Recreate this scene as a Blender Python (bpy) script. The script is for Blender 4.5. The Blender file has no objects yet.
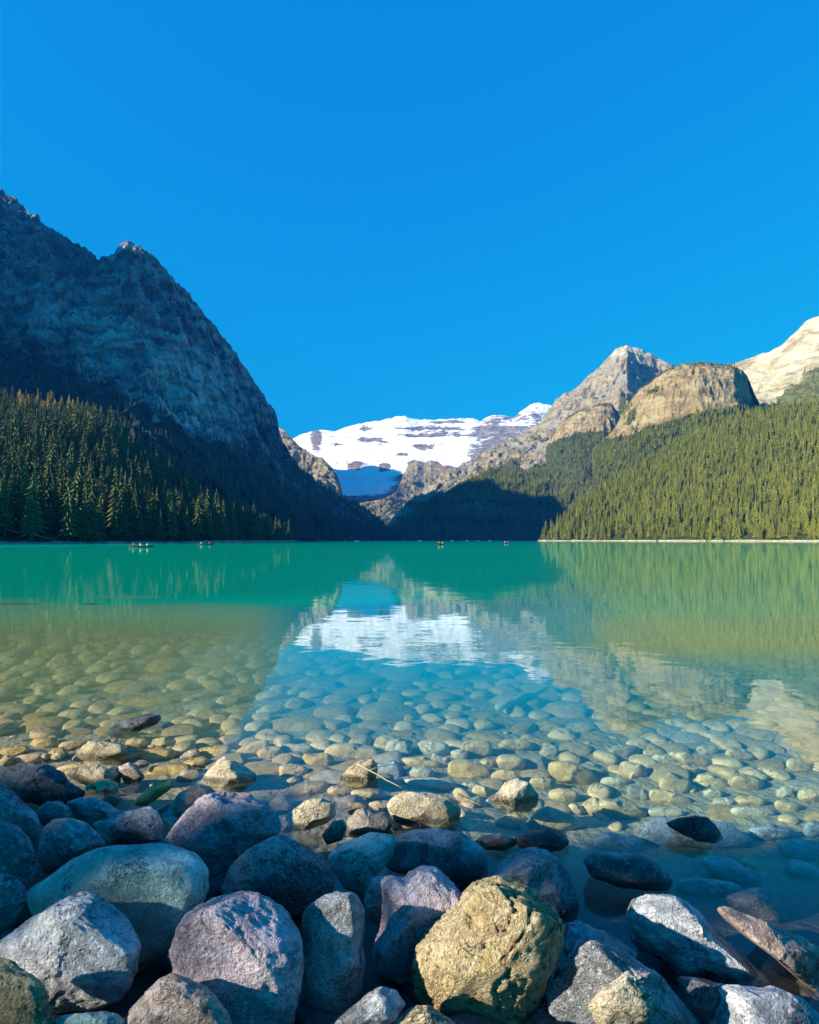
import bpy, bmesh, math, random
import numpy as np
from mathutils import Vector

R = random.Random(7)
rng = np.random.default_rng(11)
sc = bpy.context.scene
COL = sc.collection
HAZE = 6e-5
F, CX, HY, CAMH = 580.0, 409.5, 540.0, 1.6

# ------------------------------------------------------------------ sun
SUN_EL = math.radians(24.0)
SUN_H = np.array([-0.90, -0.43]); SUN_H /= np.linalg.norm(SUN_H)
SUN = np.array([SUN_H[0]*math.cos(SUN_EL), SUN_H[1]*math.cos(SUN_EL), math.sin(SUN_EL)])

# ------------------------------------------------------------------ helpers
def ray_point(px, py, D):
    return np.array([(px-CX)/F*D, D, CAMH-(py-HY)/F*D])

def tag(o, label=None, cat=None, group=None, kind=None):
    if label: o['label'] = label
    if cat: o['category'] = cat
    if group: o['group'] = group
    if kind: o['kind'] = kind
    return o

def link(o, parent=None):
    COL.objects.link(o)
    if parent: o.parent = parent
    return o

def new_mesh(name, V, faces, mat=None, smooth=True, attrs=None):
    """V (n,3) array, faces (m,k) int array or list of such arrays"""
    V = np.asarray(V, dtype=np.float32)
    if not isinstance(faces, list): faces = [faces]
    faces = [np.asarray(f, dtype=np.int32) for f in faces if len(f)]
    me = bpy.data.meshes.new(name)
    me.vertices.add(len(V)); me.vertices.foreach_set('co', V.ravel())
    nl = sum(f.size for f in faces); nf = sum(len(f) for f in faces)
    me.loops.add(nl); me.polygons.add(nf)
    me.loops.foreach_set('vertex_index', np.concatenate([f.ravel() for f in faces]))
    tot = np.concatenate([np.full(len(f), f.shape[1], np.int32) for f in faces])
    st = np.concatenate([[0], np.cumsum(tot)[:-1]]).astype(np.int32)
    me.polygons.foreach_set('loop_start', st)
    me.polygons.foreach_set('use_smooth', np.full(nf, smooth, dtype=bool))
    me.update(calc_edges=True)
    for k, a in (attrs or {}).items():
        a = np.asarray(a, dtype=np.float32)
        if a.ndim == 1:
            at = me.attributes.new(k, 'FLOAT', 'POINT'); at.data.foreach_set('value', a)
        else:
            at = me.attributes.new(k, 'FLOAT_VECTOR', 'POINT'); at.data.foreach_set('vector', a.ravel())
    if mat: me.materials.append(mat)
    return me

def mesh_obj(name, V, faces, mat, parent=None, **kw):
    return link(bpy.data.objects.new(name, new_mesh(name, V, faces, mat, **kw)), parent)

def empty(name, loc=(0, 0, 0)):
    o = bpy.data.objects.new(name, None); o.empty_display_size = 0.1; o.location = loc
    return link(o)

# value noise, vectorised
def _hash(ix, iy, iz, seed):
    h = (ix.astype(np.uint32)*np.uint32(374761393) + iy.astype(np.uint32)*np.uint32(668265263)
         + iz.astype(np.uint32)*np.uint32(2147483647 & 0x7feb352d) + np.uint32((seed*974634777) & 0xffffffff))
    h = (h ^ (h >> np.uint32(13)))*np.uint32(1274126177)
    h = (h ^ (h >> np.uint32(16)))*np.uint32(2246822519)
    h = h ^ (h >> np.uint32(13))
    return (h & np.uint32(0xffffff)).astype(np.float64)/float(0xffffff)

def vnoise(p, seed=0):
    i = np.floor(p).astype(np.int64); f = p-i
    f = f*f*f*(f*(f*6-15)+10)
    x, y, z = i[:, 0], i[:, 1], i[:, 2]
    fx, fy, fz = f[:, 0], f[:, 1], f[:, 2]
    def c(a, b, d): return _hash(x+a, y+b, z+d, seed)
    x00 = c(0,0,0)*(1-fx)+c(1,0,0)*fx; x10 = c(0,1,0)*(1-fx)+c(1,1,0)*fx
    x01 = c(0,0,1)*(1-fx)+c(1,0,1)*fx; x11 = c(0,1,1)*(1-fx)+c(1,1,1)*fx
    return ((x00*(1-fy)+x10*fy)*(1-fz)+(x01*(1-fy)+x11*fy)*fz)*2-1

ROT = np.array([[0.36, 0.48, -0.8], [-0.8, 0.6, 0.0], [0.48, 0.64, 0.6]])
def fbm(p, oct=5, gain=0.5, lac=2.03, seed=0, ridged=False):
    a, s, t = 1.0, 0.0, 0.0
    for k in range(oct):
        n = vnoise(p, seed+k)
        if ridged: n = 1-2*np.abs(n)
        s = s+a*n; t += a; a *= gain
        p = (p @ ROT.T)*lac
    return s/t

def sstep(a, b, x):
    t = np.clip((x-a)/(b-a), 0, 1); return t*t*(3-2*t)

# ------------------------------------------------------------------ node helpers
class NT:
    def __init__(self, name):
        self.m = bpy.data.materials.new(name); self.m.use_nodes = True
        self.t = self.m.node_tree; self.t.nodes.clear()
        self.out = self.t.nodes.new('ShaderNodeOutputMaterial')
    def n(self, kind, **kw):
        nd = self.t.nodes.new(kind)
        for k, v in kw.items():
            if k.startswith('_'): setattr(nd, k[1:], v)
        return nd
    def set(self, sock, v):
        if isinstance(v, bpy.types.NodeSocket): self.t.links.new(v, sock)
        elif v is not None: sock.default_value = v
    def math(self, op, a, b=None, c=None, clamp=False):
        nd = self.n('ShaderNodeMath'); nd.operation = op; nd.use_clamp = clamp
        for i, v in enumerate((a, b, c)): self.set(nd.inputs[i], v) if v is not None else None
        return nd.outputs[0]
    def vmath(self, op, a, b=None):
        nd = self.n('ShaderNodeVectorMath'); nd.operation = op
        self.set(nd.inputs[0], a)
        if b is not None: self.set(nd.inputs[1], b)
        return nd.outputs[0]
    def noise(self, vec, scale, detail=4, rough=0.55, dist=0.0):
        nd = self.n('ShaderNodeTexNoise'); self.set(nd.inputs['Vector'], vec)
        nd.inputs['Scale'].default_value = scale; nd.inputs['Detail'].default_value = detail
        nd.inputs['Roughness'].default_value = rough; nd.inputs['Distortion'].default_value = dist
        return nd.outputs[0]
    def ramp(self, x, a, b, lo=0.0, hi=1.0):
        nd = self.n('ShaderNodeMapRange'); nd.interpolation_type = 'SMOOTHSTEP'
        self.set(nd.inputs[0], x)
        for i, v in zip((1, 2, 3, 4), (a, b, lo, hi)): nd.inputs[i].default_value = v
        return nd.outputs[0]
    def mix(self, f, a, b, blend='MIX'):
        nd = self.n('ShaderNodeMix'); nd.data_type = 'RGBA'; nd.blend_type = blend
        def v(x): return (*x, 1.0) if isinstance(x, tuple) and len(x) == 3 else x
        self.set(nd.inputs['Factor'], f); self.set(nd.inputs[6], v(a)); self.set(nd.inputs[7], v(b))
        return nd.outputs[2]
    def attr(self, name, out='Fac'):
        nd = self.n('ShaderNodeAttribute'); nd.attribute_name = name
        return nd.outputs[out]
    def bump(self, h, strength, dist, normal=None):
        nd = self.n('ShaderNodeBump'); nd.inputs['Strength'].default_value = strength
        nd.inputs['Distance'].default_value = dist; self.set(nd.inputs['Height'], h)
        if normal is not None: self.set(nd.inputs['Normal'], normal)
        return nd.outputs[0]
    def bsdf(self, color, rough=0.7, normal=None, spec=0.3):
        b = self.n('ShaderNodeBsdfPrincipled')
        self.set(b.inputs['Base Color'], (*color, 1.0) if isinstance(color, tuple) else color)
        self.set(b.inputs['Roughness'], rough)
        b.inputs['Specular IOR Level'].default_value = spec
        if normal is not None: self.set(b.inputs['Normal'], normal)
        self.t.links.new(b.outputs[0], self.out.inputs[0])
        return b

def plain_mat(name, col, rough=0.6):
    t = NT(name); pos = t.n('ShaderNodeTexCoord').outputs['Object']
    c = t.mix(t.noise(pos, 9.0, 3), tuple(x*0.85 for x in col), tuple(min(1, x*1.12) for x in col))
    t.bsdf(c, rough); return t.m

# ------------------------------------------------------------------ materials
def rock_mat(name, ca, cb, vein, lichen=(0.45, 0.42, 0.30), lich_amt=0.25, bump=1.0, rough=0.62, fine=1.0, pit=0.45, dark_amt=0.65, grain=0.4, band=0.0):
    t = NT(name)
    tc = t.n('ShaderNodeTexCoord').outputs['Object']
    rnd = t.n('ShaderNodeObjectInfo').outputs['Random']
    off = t.n('ShaderNodeCombineXYZ')
    r100 = t.math('MULTIPLY', rnd, 57.0)
    for i in range(3): t.set(off.inputs[i], r100)
    p = t.vmath('ADD', tc, off.outputs[0])
    geo = t.n('ShaderNodeNewGeometry')
    big = t.noise(p, 3.6*fine, 6, 0.66, 0.9)
    mid = t.noise(p, 14*fine, 6, 0.65, 0.3)
    fin = t.noise(p, 75*fine, 5, 0.7)
    col = t.mix(t.ramp(big, 0.40, 0.60), ca, cb)
    col = t.mix(t.math('MULTIPLY', t.ramp(mid, 0.52, 0.70), 0.85*dark_amt), col, vein)
    # mineral grains; dark pits and wrinkles stand in for relief shading
    wr = t.noise(p, 26*fine, 5, 0.62, 0.7)
    wr = t.ramp(t.math('ABSOLUTE', t.math('SUBTRACT', wr, 0.5)), 0.0, 0.05, 1.0, 0.0)
    col = t.mix(t.math('MULTIPLY', t.math('MULTIPLY', wr, t.ramp(mid, 0.44, 0.60)), 0.55*dark_amt), col, tuple(x*0.22 for x in ca))
    col = t.mix(t.math('MULTIPLY', t.ramp(fin, 0.57, 0.66), grain), col, tuple(min(1.0, x*1.9+0.04) for x in cb))
    col = t.mix(t.math('MULTIPLY', t.ramp(fin, 0.45, 0.37), 0.75*dark_amt), col, tuple(x*0.25 for x in ca))
    if band:
        wv = t.n('ShaderNodeTexWave'); wv.wave_type = 'BANDS'; wv.bands_direction = 'DIAGONAL'
        t.set(wv.inputs['Vector'], p); wv.inputs['Scale'].default_value = 5.0; wv.inputs['Distortion'].default_value = 7.0
        wv.inputs['Detail'].default_value = 4.0; wv.inputs['Detail Scale'].default_value = 1.6
        col = t.mix(t.math('MULTIPLY', t.ramp(wv.outputs['Fac'], 0.62, 0.95), band), col, vein)
    lm = t.math('MULTIPLY', t.ramp(t.noise(p, 5.5*fine, 6, 0.72, 0.5), 0.56, 0.66), lich_amt)
    col = t.mix(lm, col, lichen)
    qv = t.noise(p, 2.4*fine, 4, 0.5, 1.8)
    qv = t.ramp(t.math('ABSOLUTE', t.math('SUBTRACT', qv, 0.53)), 0.0, 0.010, 1.0, 0.0)
    col = t.mix(t.math('MULTIPLY', t.math('MULTIPLY', qv, t.ramp(mid, 0.40, 0.55)), 0.5), col, tuple(min(0.75, x*1.5+0.15) for x in cb))
    # worn pale edges, darker hollows
    pt = geo.outputs['Pointiness']
    col = t.mix(t.math('MULTIPLY', t.ramp(pt, 0.51, 0.60), 0.35), col, tuple(min(1.0, x*1.6+0.03) for x in cb))
    col = t.mix(t.math('MULTIPLY', t.ramp(pt, 0.49, 0.42), 0.8*dark_amt), col, tuple(x*0.3 for x in ca))
    # wrinkled cracks
    w = t.noise(p, 9*fine, 5, 0.6, 1.2)
    crack = t.ramp(t.math('ABSOLUTE', t.math('SUBTRACT', w, 0.5)), 0.0, 0.022, 1.0, 0.0)
    gate = t.ramp(t.noise(p, 4.0*fine, 2), 0.50, 0.62)
    crack = t.math('MULTIPLY', crack, gate)
    col = t.mix(t.math('MULTIPLY', crack, 0.75), col, tuple(x*0.2 for x in ca))
    # wet foot just above the water
    sep = t.n('ShaderNodeSeparateXYZ'); t.set(sep.inputs[0], geo.outputs['Position'])
    zz = t.math('ADD', sep.outputs[2], t.math('MULTIPLY', t.math('SUBTRACT', mid, 0.5), -0.05))
    wet = t.ramp(zz, 0.012, 0.045, 1.0, 0.0)
    wet = t.math('MULTIPLY', wet, t.ramp(sep.outputs[2], -0.03, 0.0))
    col = t.mix(t.math('MULTIPLY', wet, 0.62), col, (0.012, 0.014, 0.016))
    vor = t.n('ShaderNodeTexVoronoi'); t.set(vor.inputs['Vector'], p); vor.inputs['Scale'].default_value = 60*fine
    pits = t.ramp(vor.outputs['Distance'], 0.05, 0.38)
    h = t.math('ADD', t.math('MULTIPLY', mid, 1.1), t.math('MULTIPLY', fin, pit))
    h = t.math('ADD', h, t.math('MULTIPLY', pits, 0.20))
    h = t.math('SUBTRACT', h, t.math('ADD', t.math('MULTIPLY', crack, 0.45), t.math('MULTIPLY', wr, 0.12)))
    nrm = t.bump(h, 1.0, 0.026*bump)
    rg = t.math('SUBTRACT', rough, t.math('MULTIPLY', wet, 0.42))
    t.bsdf(col, rg, nrm, 0.42)
    return t.m

M = {}
M['slate'] = rock_mat('slate_stone', (0.20, 0.22, 0.24), (0.48, 0.50, 0.53), (0.09, 0.10, 0.115), lich_amt=0.15, band=0.35)
M['pale'] = rock_mat('pale_blue_stone', (0.35, 0.38, 0.42), (0.60, 0.63, 0.66), (0.18, 0.19, 0.23), lich_amt=0.10, bump=0.8, band=0.55, grain=0.3)
M['smooth'] = rock_mat('smooth_grey_stone', (0.22, 0.36, 0.34), (0.38, 0.56, 0.53), (0.11, 0.18, 0.175), lich_amt=0.05, bump=0.45, grain=0.12, band=0.2)
M['speck'] = rock_mat('speckled_granite', (0.19, 0.21, 0.24), (0.56, 0.58, 0.61), (0.06, 0.07, 0.085), lich_amt=0.2, bump=1.3, fine=1.2, pit=0.8, grain=0.8)
M['purple'] = rock_mat('purple_quartzite', (0.36, 0.28, 0.33), (0.60, 0.51, 0.56), (0.24, 0.16, 0.20), lich_amt=0.22)
M['brown'] = rock_mat('brown_sandstone', (0.31, 0.23, 0.20), (0.52, 0.42, 0.37), (0.16, 0.10, 0.085), lich_amt=0.2, band=0.5)
M['tan'] = rock_mat('tan_limestone', (0.36, 0.29, 0.17), (0.52, 0.44, 0.29), (0.24, 0.17, 0.08), lichen=(0.40, 0.32, 0.09), lich_amt=0.35)
M['gold'] = rock_mat('golden_quartzite', (0.40, 0.30, 0.155), (0.56, 0.44, 0.25), (0.26, 0.16, 0.05), lichen=(0.46, 0.35, 0.06), lich_amt=0.65, bump=1.3)
M['cream'] = rock_mat('cream_quartzite', (0.50, 0.42, 0.28), (0.66, 0.58, 0.44), (0.34, 0.25, 0.13), lich_amt=0.2)
M['dark'] = rock_mat('dark_wet_stone', (0.045, 0.055, 0.07), (0.11, 0.125, 0.15), (0.03, 0.035, 0.045), lich_amt=0.08, rough=0.35)
M['cob_a'] = rock_mat('tan_cobble', (0.43, 0.295, 0.135), (0.59, 0.44, 0.23), (0.22, 0.17, 0.09), lichen=(0.36, 0.31, 0.13), bump=0.6, dark_amt=0.25)
M['cob_b'] = rock_mat('grey_cobble', (0.34, 0.295, 0.205), (0.52, 0.46, 0.33), (0.16, 0.15, 0.12), lichen=(0.34, 0.32, 0.18), bump=0.6, dark_amt=0.25)
M['cob_c'] = rock_mat('ochre_cobble', (0.44, 0.29, 0.085), (0.58, 0.41, 0.155), (0.24, 0.15, 0.06), lichen=(0.42, 0.34, 0.12), bump=0.6, dark_amt=0.25)
M['cob_d'] = rock_mat('taupe_cobble', (0.19, 0.17, 0.15), (0.32, 0.28, 0.24), (0.11, 0.09, 0.08), lich_amt=0.15, bump=0.7)

def foliage_mat(name, ca, cb, tip):
    t = NT(name)
    geo = t.n('ShaderNodeNewGeometry')
    rnd = t.math('ADD', t.n('ShaderNodeObjectInfo').outputs['Random'], t.attr('tint'))
    rnd = t.math('FRACT', rnd)
    col = t.mix(rnd, ca, cb)
    n = t.noise(geo.outputs['Position'], 0.9, 3, 0.6)
    col = t.mix(t.math('MULTIPLY', t.ramp(n, 0.50, 0.68), 0.5), col, tip)  # brighter patches painted for sunlit tree tips
    col = t.mix(t.math('MULTIPLY', t.ramp(n, 0.48, 0.34), 0.5), col, tuple(x*0.45 for x in ca))
    t.bsdf(col, 0.85, None, 0.12)
    return t.m
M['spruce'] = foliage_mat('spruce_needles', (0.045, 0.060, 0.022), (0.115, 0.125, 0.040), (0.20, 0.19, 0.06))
M['spruce_r'] = foliage_mat('sunny_spruce_needles', (0.070, 0.092, 0.017), (0.195, 0.200, 0.032), (0.24, 0.225, 0.04))  # lighter copy of the spruce needles, sunlight put into the colour
M['larch'] = foliage_mat('autumn_needles', (0.34, 0.21, 0.045), (0.50, 0.32, 0.08), (0.55, 0.38, 0.12))  # autumn orange, brightened to carry the sunlight on the brow
M['bark'] = plain_mat('grey_bark', (0.14, 0.11, 0.09), 0.9)

def mountain_mat(name, ra, rb, rc, veg, scale, zstr=3.0, bump=1.0, snow_col=(0.86, 0.87, 0.88), relief_tone=1.0):
    t = NT(name)
    geo = t.n('ShaderNodeNewGeometry'); pos = geo.outputs['Position']
    mp = t.n('ShaderNodeMapping'); t.set(mp.inputs['Vector'], pos)
    mp.inputs['Scale'].default_value = (1.0, 1.0, zstr); mp.inputs['Rotation'].default_value = (0.10, 0.07, 0)
    strat = t.noise(mp.outputs[0], 1.0/(scale*1.0), 7, 0.62, 0.4)
    patch = t.noise(pos, 1.0/(scale*2.6), 5, 0.6)
    fine = t.noise(pos, 1.0/(scale*0.16), 6, 0.7)
    mpv = t.n('ShaderNodeMapping'); t.set(mpv.inputs['Vector'], pos); mpv.inputs['Scale'].default_value = (1, 1, 0.22)
    ribs = t.noise(mpv.outputs[0], 1.0/(scale*0.22), 5, 0.65)
    col = t.mix(t.ramp(strat, 0.36, 0.64), ra, rb)
    col = t.mix(t.math('MULTIPLY', t.ramp(patch, 0.48, 0.64), 0.8), col, rc)
    col = t.mix(t.math('MULTIPLY', t.ramp(ribs, 0.50, 0.36), 0.55*relief_tone), col, tuple(x*0.35 for x in ra))  # dark between the ribs painted in for relief shading lost in flat light
    col = t.mix(t.math('MULTIPLY', t.ramp(fine, 0.56, 0.70), 0.45*relief_tone), col, tuple(min(1, x*1.5) for x in rb))
    col = t.mix(t.math('MULTIPLY', t.attr('pale'), t.ramp(strat, 0.35, 0.6)), col, tuple(min(1, x*1.9) for x in rb))
    vm = t.math('ADD', t.attr('veg'), t.math('MULTIPLY', t.math('SUBTRACT', t.noise(pos, 1.0/(scale*0.5), 6, 0.65), 0.5), 1.6))
    vm = t.ramp(vm, 0.42, 0.58)
    vc = t.mix(t.ramp(fine, 0.38, 0.62), tuple(x*0.5 for x in veg), tuple(x*1.3 for x in veg))
    col = t.mix(vm, col, vc)
    sm = t.math('ADD', t.attr('snow'), t.math('MULTIPLY', t.math('SUBTRACT', strat, 0.5), 0.9))
    sm = t.math('ADD', sm, t.math('MULTIPLY', t.math('SUBTRACT', fine, 0.5), 0.35))
    sm = t.ramp(sm, 0.45, 0.55)
    col = t.mix(sm, col, snow_col)
    h = t.math('ADD', t.math('MULTIPLY', strat, 1.0), t.math('MULTIPLY', fine, 0.30))
    h = t.math('ADD', h, t.math('MULTIPLY', ribs, 0.45))
    h = t.math('MULTIPLY', h, t.math('SUBTRACT', 1.0, t.math('MULTIPLY', sm, 0.8)))
    nrm = t.bump(h, 0.9, scale*0.22*bump)
    t.bsdf(col, 0.9, nrm, 0.1)
    return t.m
M['m_left'] = mountain_mat('shaded_grey_cliff', (0.11, 0.115, 0.12), (0.36, 0.36, 0.36), (0.09, 0.10, 0.105), (0.035, 0.055, 0.035), 60, 2.6, 1.3, relief_tone=1.5)
M['m_gold'] = mountain_mat('golden_limestone_cliff', (0.235, 0.175, 0.085), (0.41, 0.325, 0.18), (0.30, 0.245, 0.15), (0.06, 0.075, 0.025), 70, 4.0, 0.9)
M['m_peak'] = mountain_mat('grey_gold_peak', (0.23, 0.19, 0.12), (0.38, 0.325, 0.22), (0.29, 0.275, 0.245), (0.055, 0.075, 0.022), 60, 4.0, 0.9)
M['m_pale'] = mountain_mat('pale_scree_slope', (0.30, 0.25, 0.15), (0.42, 0.37, 0.25), (0.34, 0.32, 0.17), (0.13, 0.14, 0.05), 80, 2.0, 0.7)
M['m_snow'] = mountain_mat('snow_massif', (0.16, 0.14, 0.13), (0.34, 0.28, 0.23), (0.24, 0.20, 0.17), (0.05, 0.06, 0.02), 130, 6.0, 0.9)
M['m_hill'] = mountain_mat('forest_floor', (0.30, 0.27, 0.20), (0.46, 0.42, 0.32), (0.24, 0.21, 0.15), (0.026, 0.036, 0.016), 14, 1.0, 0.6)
M['m_hill_r'] = mountain_mat('sunny_forest_floor', (0.42, 0.36, 0.20), (0.56, 0.50, 0.32), (0.36, 0.32, 0.18), (0.050, 0.062, 0.020), 14, 1.0, 0.6)  # lighter copy of the forest floor with the sunshine in its colour

# ------------------------------------------------------------------ lake bed / ground height
def shore_y(x):
    return np.interp(x, [-8, -2.5, -1.2, -0.2, 0.5, 1.2, 2.2, 5], [5.5, 4.3, 3.75, 3.25, 2.55, 2.05, 1.85, 1.6])
def bed_z(x, y):
    x = np.asarray(x, float); y = np.asarray(y, float)
    d = y-shore_y(x)
    z = np.where(d < 0, np.clip(-d*0.16, 0, 0.42), 0.0)
    dep = 0.17*sstep(0, 1.5, d)+0.026*np.clip(d, 0, 11)+0.016*np.clip(d-1.2, 0, 10)*sstep(-3.2, -0.8, x+0.19*y)+0.10*sstep(0, 1.2, d)*sstep(0.3, 1.6, x)*sstep(6, 3.2, y)
    edge = 13.4+0.6*np.sin(x*0.35)+0.35*np.sin(x*1.1+1)
    dep = dep+4.5*sstep(0, 1, (y-edge)/(4.5+20*sstep(0.5, 9, x)))
    bar = 1.9*np.exp(-(((x+8.0)/1.5)**2+((y-16.4)/0.55)**2))
    dep = np.where(d > 0, np.maximum(dep-bar*2.2, 0.10*sstep(0, 1.6, d)), 0)
    return z-dep

def axis(lo, mid0, mid1, hi, fine, n):
    core = np.arange(mid0, mid1, fine)
    a = mid1+np.geomspace(fine, hi-mid1, n); b = mid0-np.geomspace(fine, mid0-lo, n)
    return np.concatenate([b[::-1], core, [mid1], a])

def grid_faces(nu, nv):
    i = np.arange(nu*nv).reshape(nu, nv)
    return np.stack([i[:-1, :-1], i[1:, :-1], i[1:, 1:], i[:-1, 1:]], -1).reshape(-1, 4)

# ground: one sheet, fine near the camera
xs = axis(-9000, -14, 14, 9000, 0.16, 46); ys = axis(-300, 0, 26, 9500, 0.16, 46)
X, Y = np.meshgrid(xs, ys, indexing='ij')
P = np.stack([X.ravel(), Y.ravel(), np.zeros(X.size)], 1)
Z = bed_z(P[:, 0], P[:, 1])
near = np.exp(-(np.abs(P[:, 1])/30)**2)
d_ = P[:, 1]-shore_y(P[:, 0])
Z -= 0.13*sstep(0.9, -0.4, d_)*sstep(-2, 0, P[:, 1])
Z += near*(0.035*fbm(P*2.2, 4, seed=3)+0.012*fbm(P*9, 2, seed=5))
P[:, 2] = Z
t = NT('pebbly_silt')
geo = t.n('ShaderNodeNewGeometry'); pos = geo.outputs['Position']
v = t.n('ShaderNodeTexVoronoi'); t.set(v.inputs['Vector'], pos); v.inputs['Scale'].default_value = 14
n1 = t.noise(pos, 1.6, 5, 0.6); n2 = t.noise(pos, 30, 4, 0.6)
c = t.mix(t.ramp(n1, 0.38, 0.62), (0.25, 0.23, 0.14), (0.37, 0.34, 0.215))
c = t.mix(t.math('MULTIPLY', t.ramp(v.outputs['Distance'], 0.2, 0.55), 0.45), c, (0.16, 0.15, 0.10))
c = t.mix(t.math('MULTIPLY', t.ramp(n2, 0.52, 0.7), 0.5), c, (0.42, 0.38, 0.27))
sp = t.n('ShaderNodeSeparateXYZ'); t.set(sp.inputs[0], pos)
c = t.mix(t.ramp(sp.outputs[1], 3.6, 2.6), c, (0.06, 0.06, 0.06))  # bed darkened beneath the boulders to deepen the shade in their gaps
c = t.mix(t.ramp(sp.outputs[1], 0.7, 0.1), c, (0.36, 0.33, 0.27))  # ground behind the viewpoint lightened to bounce fill light onto the boulders
h = t.math('ADD', t.math('MULTIPLY', v.outputs['Distance'], -0.8), n2)
t.bsdf(c, 0.8, t.bump(h, 0.8, 0.03), 0.3)
ground = mesh_obj('ground', P, grid_faces(len(xs), len(ys)), t.m)
tag(ground, 'pebbly lake bed and shore sloping under the clear water', 'ground', kind='structure')

# water
xs = axis(-5000, -14, 14, 5000, 0.25, 40); ys = axis(-1.5, 0.5, 30, 2600, 0.25, 40)
X, Y = np.meshgrid(xs, ys, indexing='ij')
P = np.stack([X.ravel(), Y.ravel(), np.zeros(X.size)], 1)
dep = np.maximum(-bed_z(P[:, 0], P[:, 1]), 0)
murk = np.where(dep > 0, 1-np.exp(-0.30*np.maximum(P[:, 1]-4.15, 0)), 0)
murk = np.maximum(murk*(1-0.30*sstep(0.5, -1.5, P[:, 0]+0.19*P[:, 1]+0.5)*sstep(13, 9, P[:, 1])), 1-np.exp(-np.maximum(dep-0.75, 0)*3.0))
murk = np.maximum(murk, 0.997*sstep(1.6, 3.2, dep)); deep = sstep(0.5, 2.6, dep); silt_refl = np.maximum(sstep(0.9, -0.9, P[:, 0]+0.19*P[:, 1]+0.5), sstep(-0.08, 0.10, P[:, 0]/np.maximum(P[:, 1], 1)-0.30)*sstep(6.5, 9, P[:, 1]))  # silty olive painted where the mountain and forest reflections fall
murk = np.maximum(murk, 0.85*silt_refl*sstep(4.6, 13.0, P[:, 1])*(dep > 0.1))
tint = np.exp(-dep[:, None]*np.array([0.60, 0.10, 0.26])[None])
t = NT('lake_water')
geo = t.n('ShaderNodeNewGeometry'); pos = geo.outputs['Position']
mp = t.n('ShaderNodeMapping'); t.set(mp.inputs['Vector'], pos); mp.inputs['Scale'].default_value = (0.75, 1.0, 1.0)
w1 = t.noise(mp.outputs[0], 1.1, 2, 0.5, 0.3)
w2 = t.noise(mp.outputs[0], 5.5, 2, 0.5, 0.2)
w3 = t.noise(mp.outputs[0], 0.16, 2, 0.5)
calm = t.ramp(w3, 0.35, 0.65, 0.35, 1.0)
h = t.math('ADD', t.math('MULTIPLY', w1, 1.0), t.math('MULTIPLY', w2, 0.16))
h = t.math('MULTIPLY', h, calm)
nrm = t.bump(h, 1.0, 0.0064)
fr = t.n('ShaderNodeFresnel'); t.set(fr.inputs['IOR'], t.ramp(geo.outputs['Backfacing'], 0.0, 1.0, 1.37, 1/1.37)); t.set(fr.inputs['Normal'], nrm)
fac = t.math('MINIMUM', t.math('MULTIPLY', fr.outputs[0], 1.15), 0.70)
gl = t.n('ShaderNodeBsdfGlossy'); gl.inputs['Roughness'].default_value = 0.02; t.set(gl.inputs['Normal'], nrm)
gl.inputs['Color'].default_value = (0.97, 0.98, 0.98, 1)
tr = t.n('ShaderNodeBsdfTransparent'); t.set(tr.inputs['Color'], t.attr('tint3', 'Vector'))
df = t.n('ShaderNodeBsdfDiffuse')
sp = t.n('ShaderNodeSeparateXYZ'); t.set(sp.inputs[0], pos)
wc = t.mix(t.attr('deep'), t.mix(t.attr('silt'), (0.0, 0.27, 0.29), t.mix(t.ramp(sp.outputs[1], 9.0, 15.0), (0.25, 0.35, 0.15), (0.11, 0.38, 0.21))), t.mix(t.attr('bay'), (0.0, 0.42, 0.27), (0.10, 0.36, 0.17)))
wc = t.mix(t.ramp(sp.outputs[1], 60.0, 500.0), wc, t.mix(t.attr('bay'), (0.0, 0.25, 0.26), (0.09, 0.32, 0.16)))  # greener water painted in where the lit forest is reflected
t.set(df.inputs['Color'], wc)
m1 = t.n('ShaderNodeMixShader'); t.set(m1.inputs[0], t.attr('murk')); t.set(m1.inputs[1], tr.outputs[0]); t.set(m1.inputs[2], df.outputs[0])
m2 = t.n('ShaderNodeMixShader'); t.set(m2.inputs[0], fac); t.set(m2.inputs[1], m1.outputs[0]); t.set(m2.inputs[2], gl.outputs[0])
t.t.links.new(m2.outputs[0], t.out.inputs[0])
water = mesh_obj('water', P, grid_faces(len(xs), len(ys)), t.m, attrs={'bay': sstep(0.20, 0.36, P[:, 0]/np.maximum(P[:, 1], 1)), 'silt': silt_refl, 'deep': deep, 'murk': murk, 'tint3': tint})
tag(water, 'calm turquoise lake with clear shallows mirroring the mountains', 'water', kind='structure')

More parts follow.
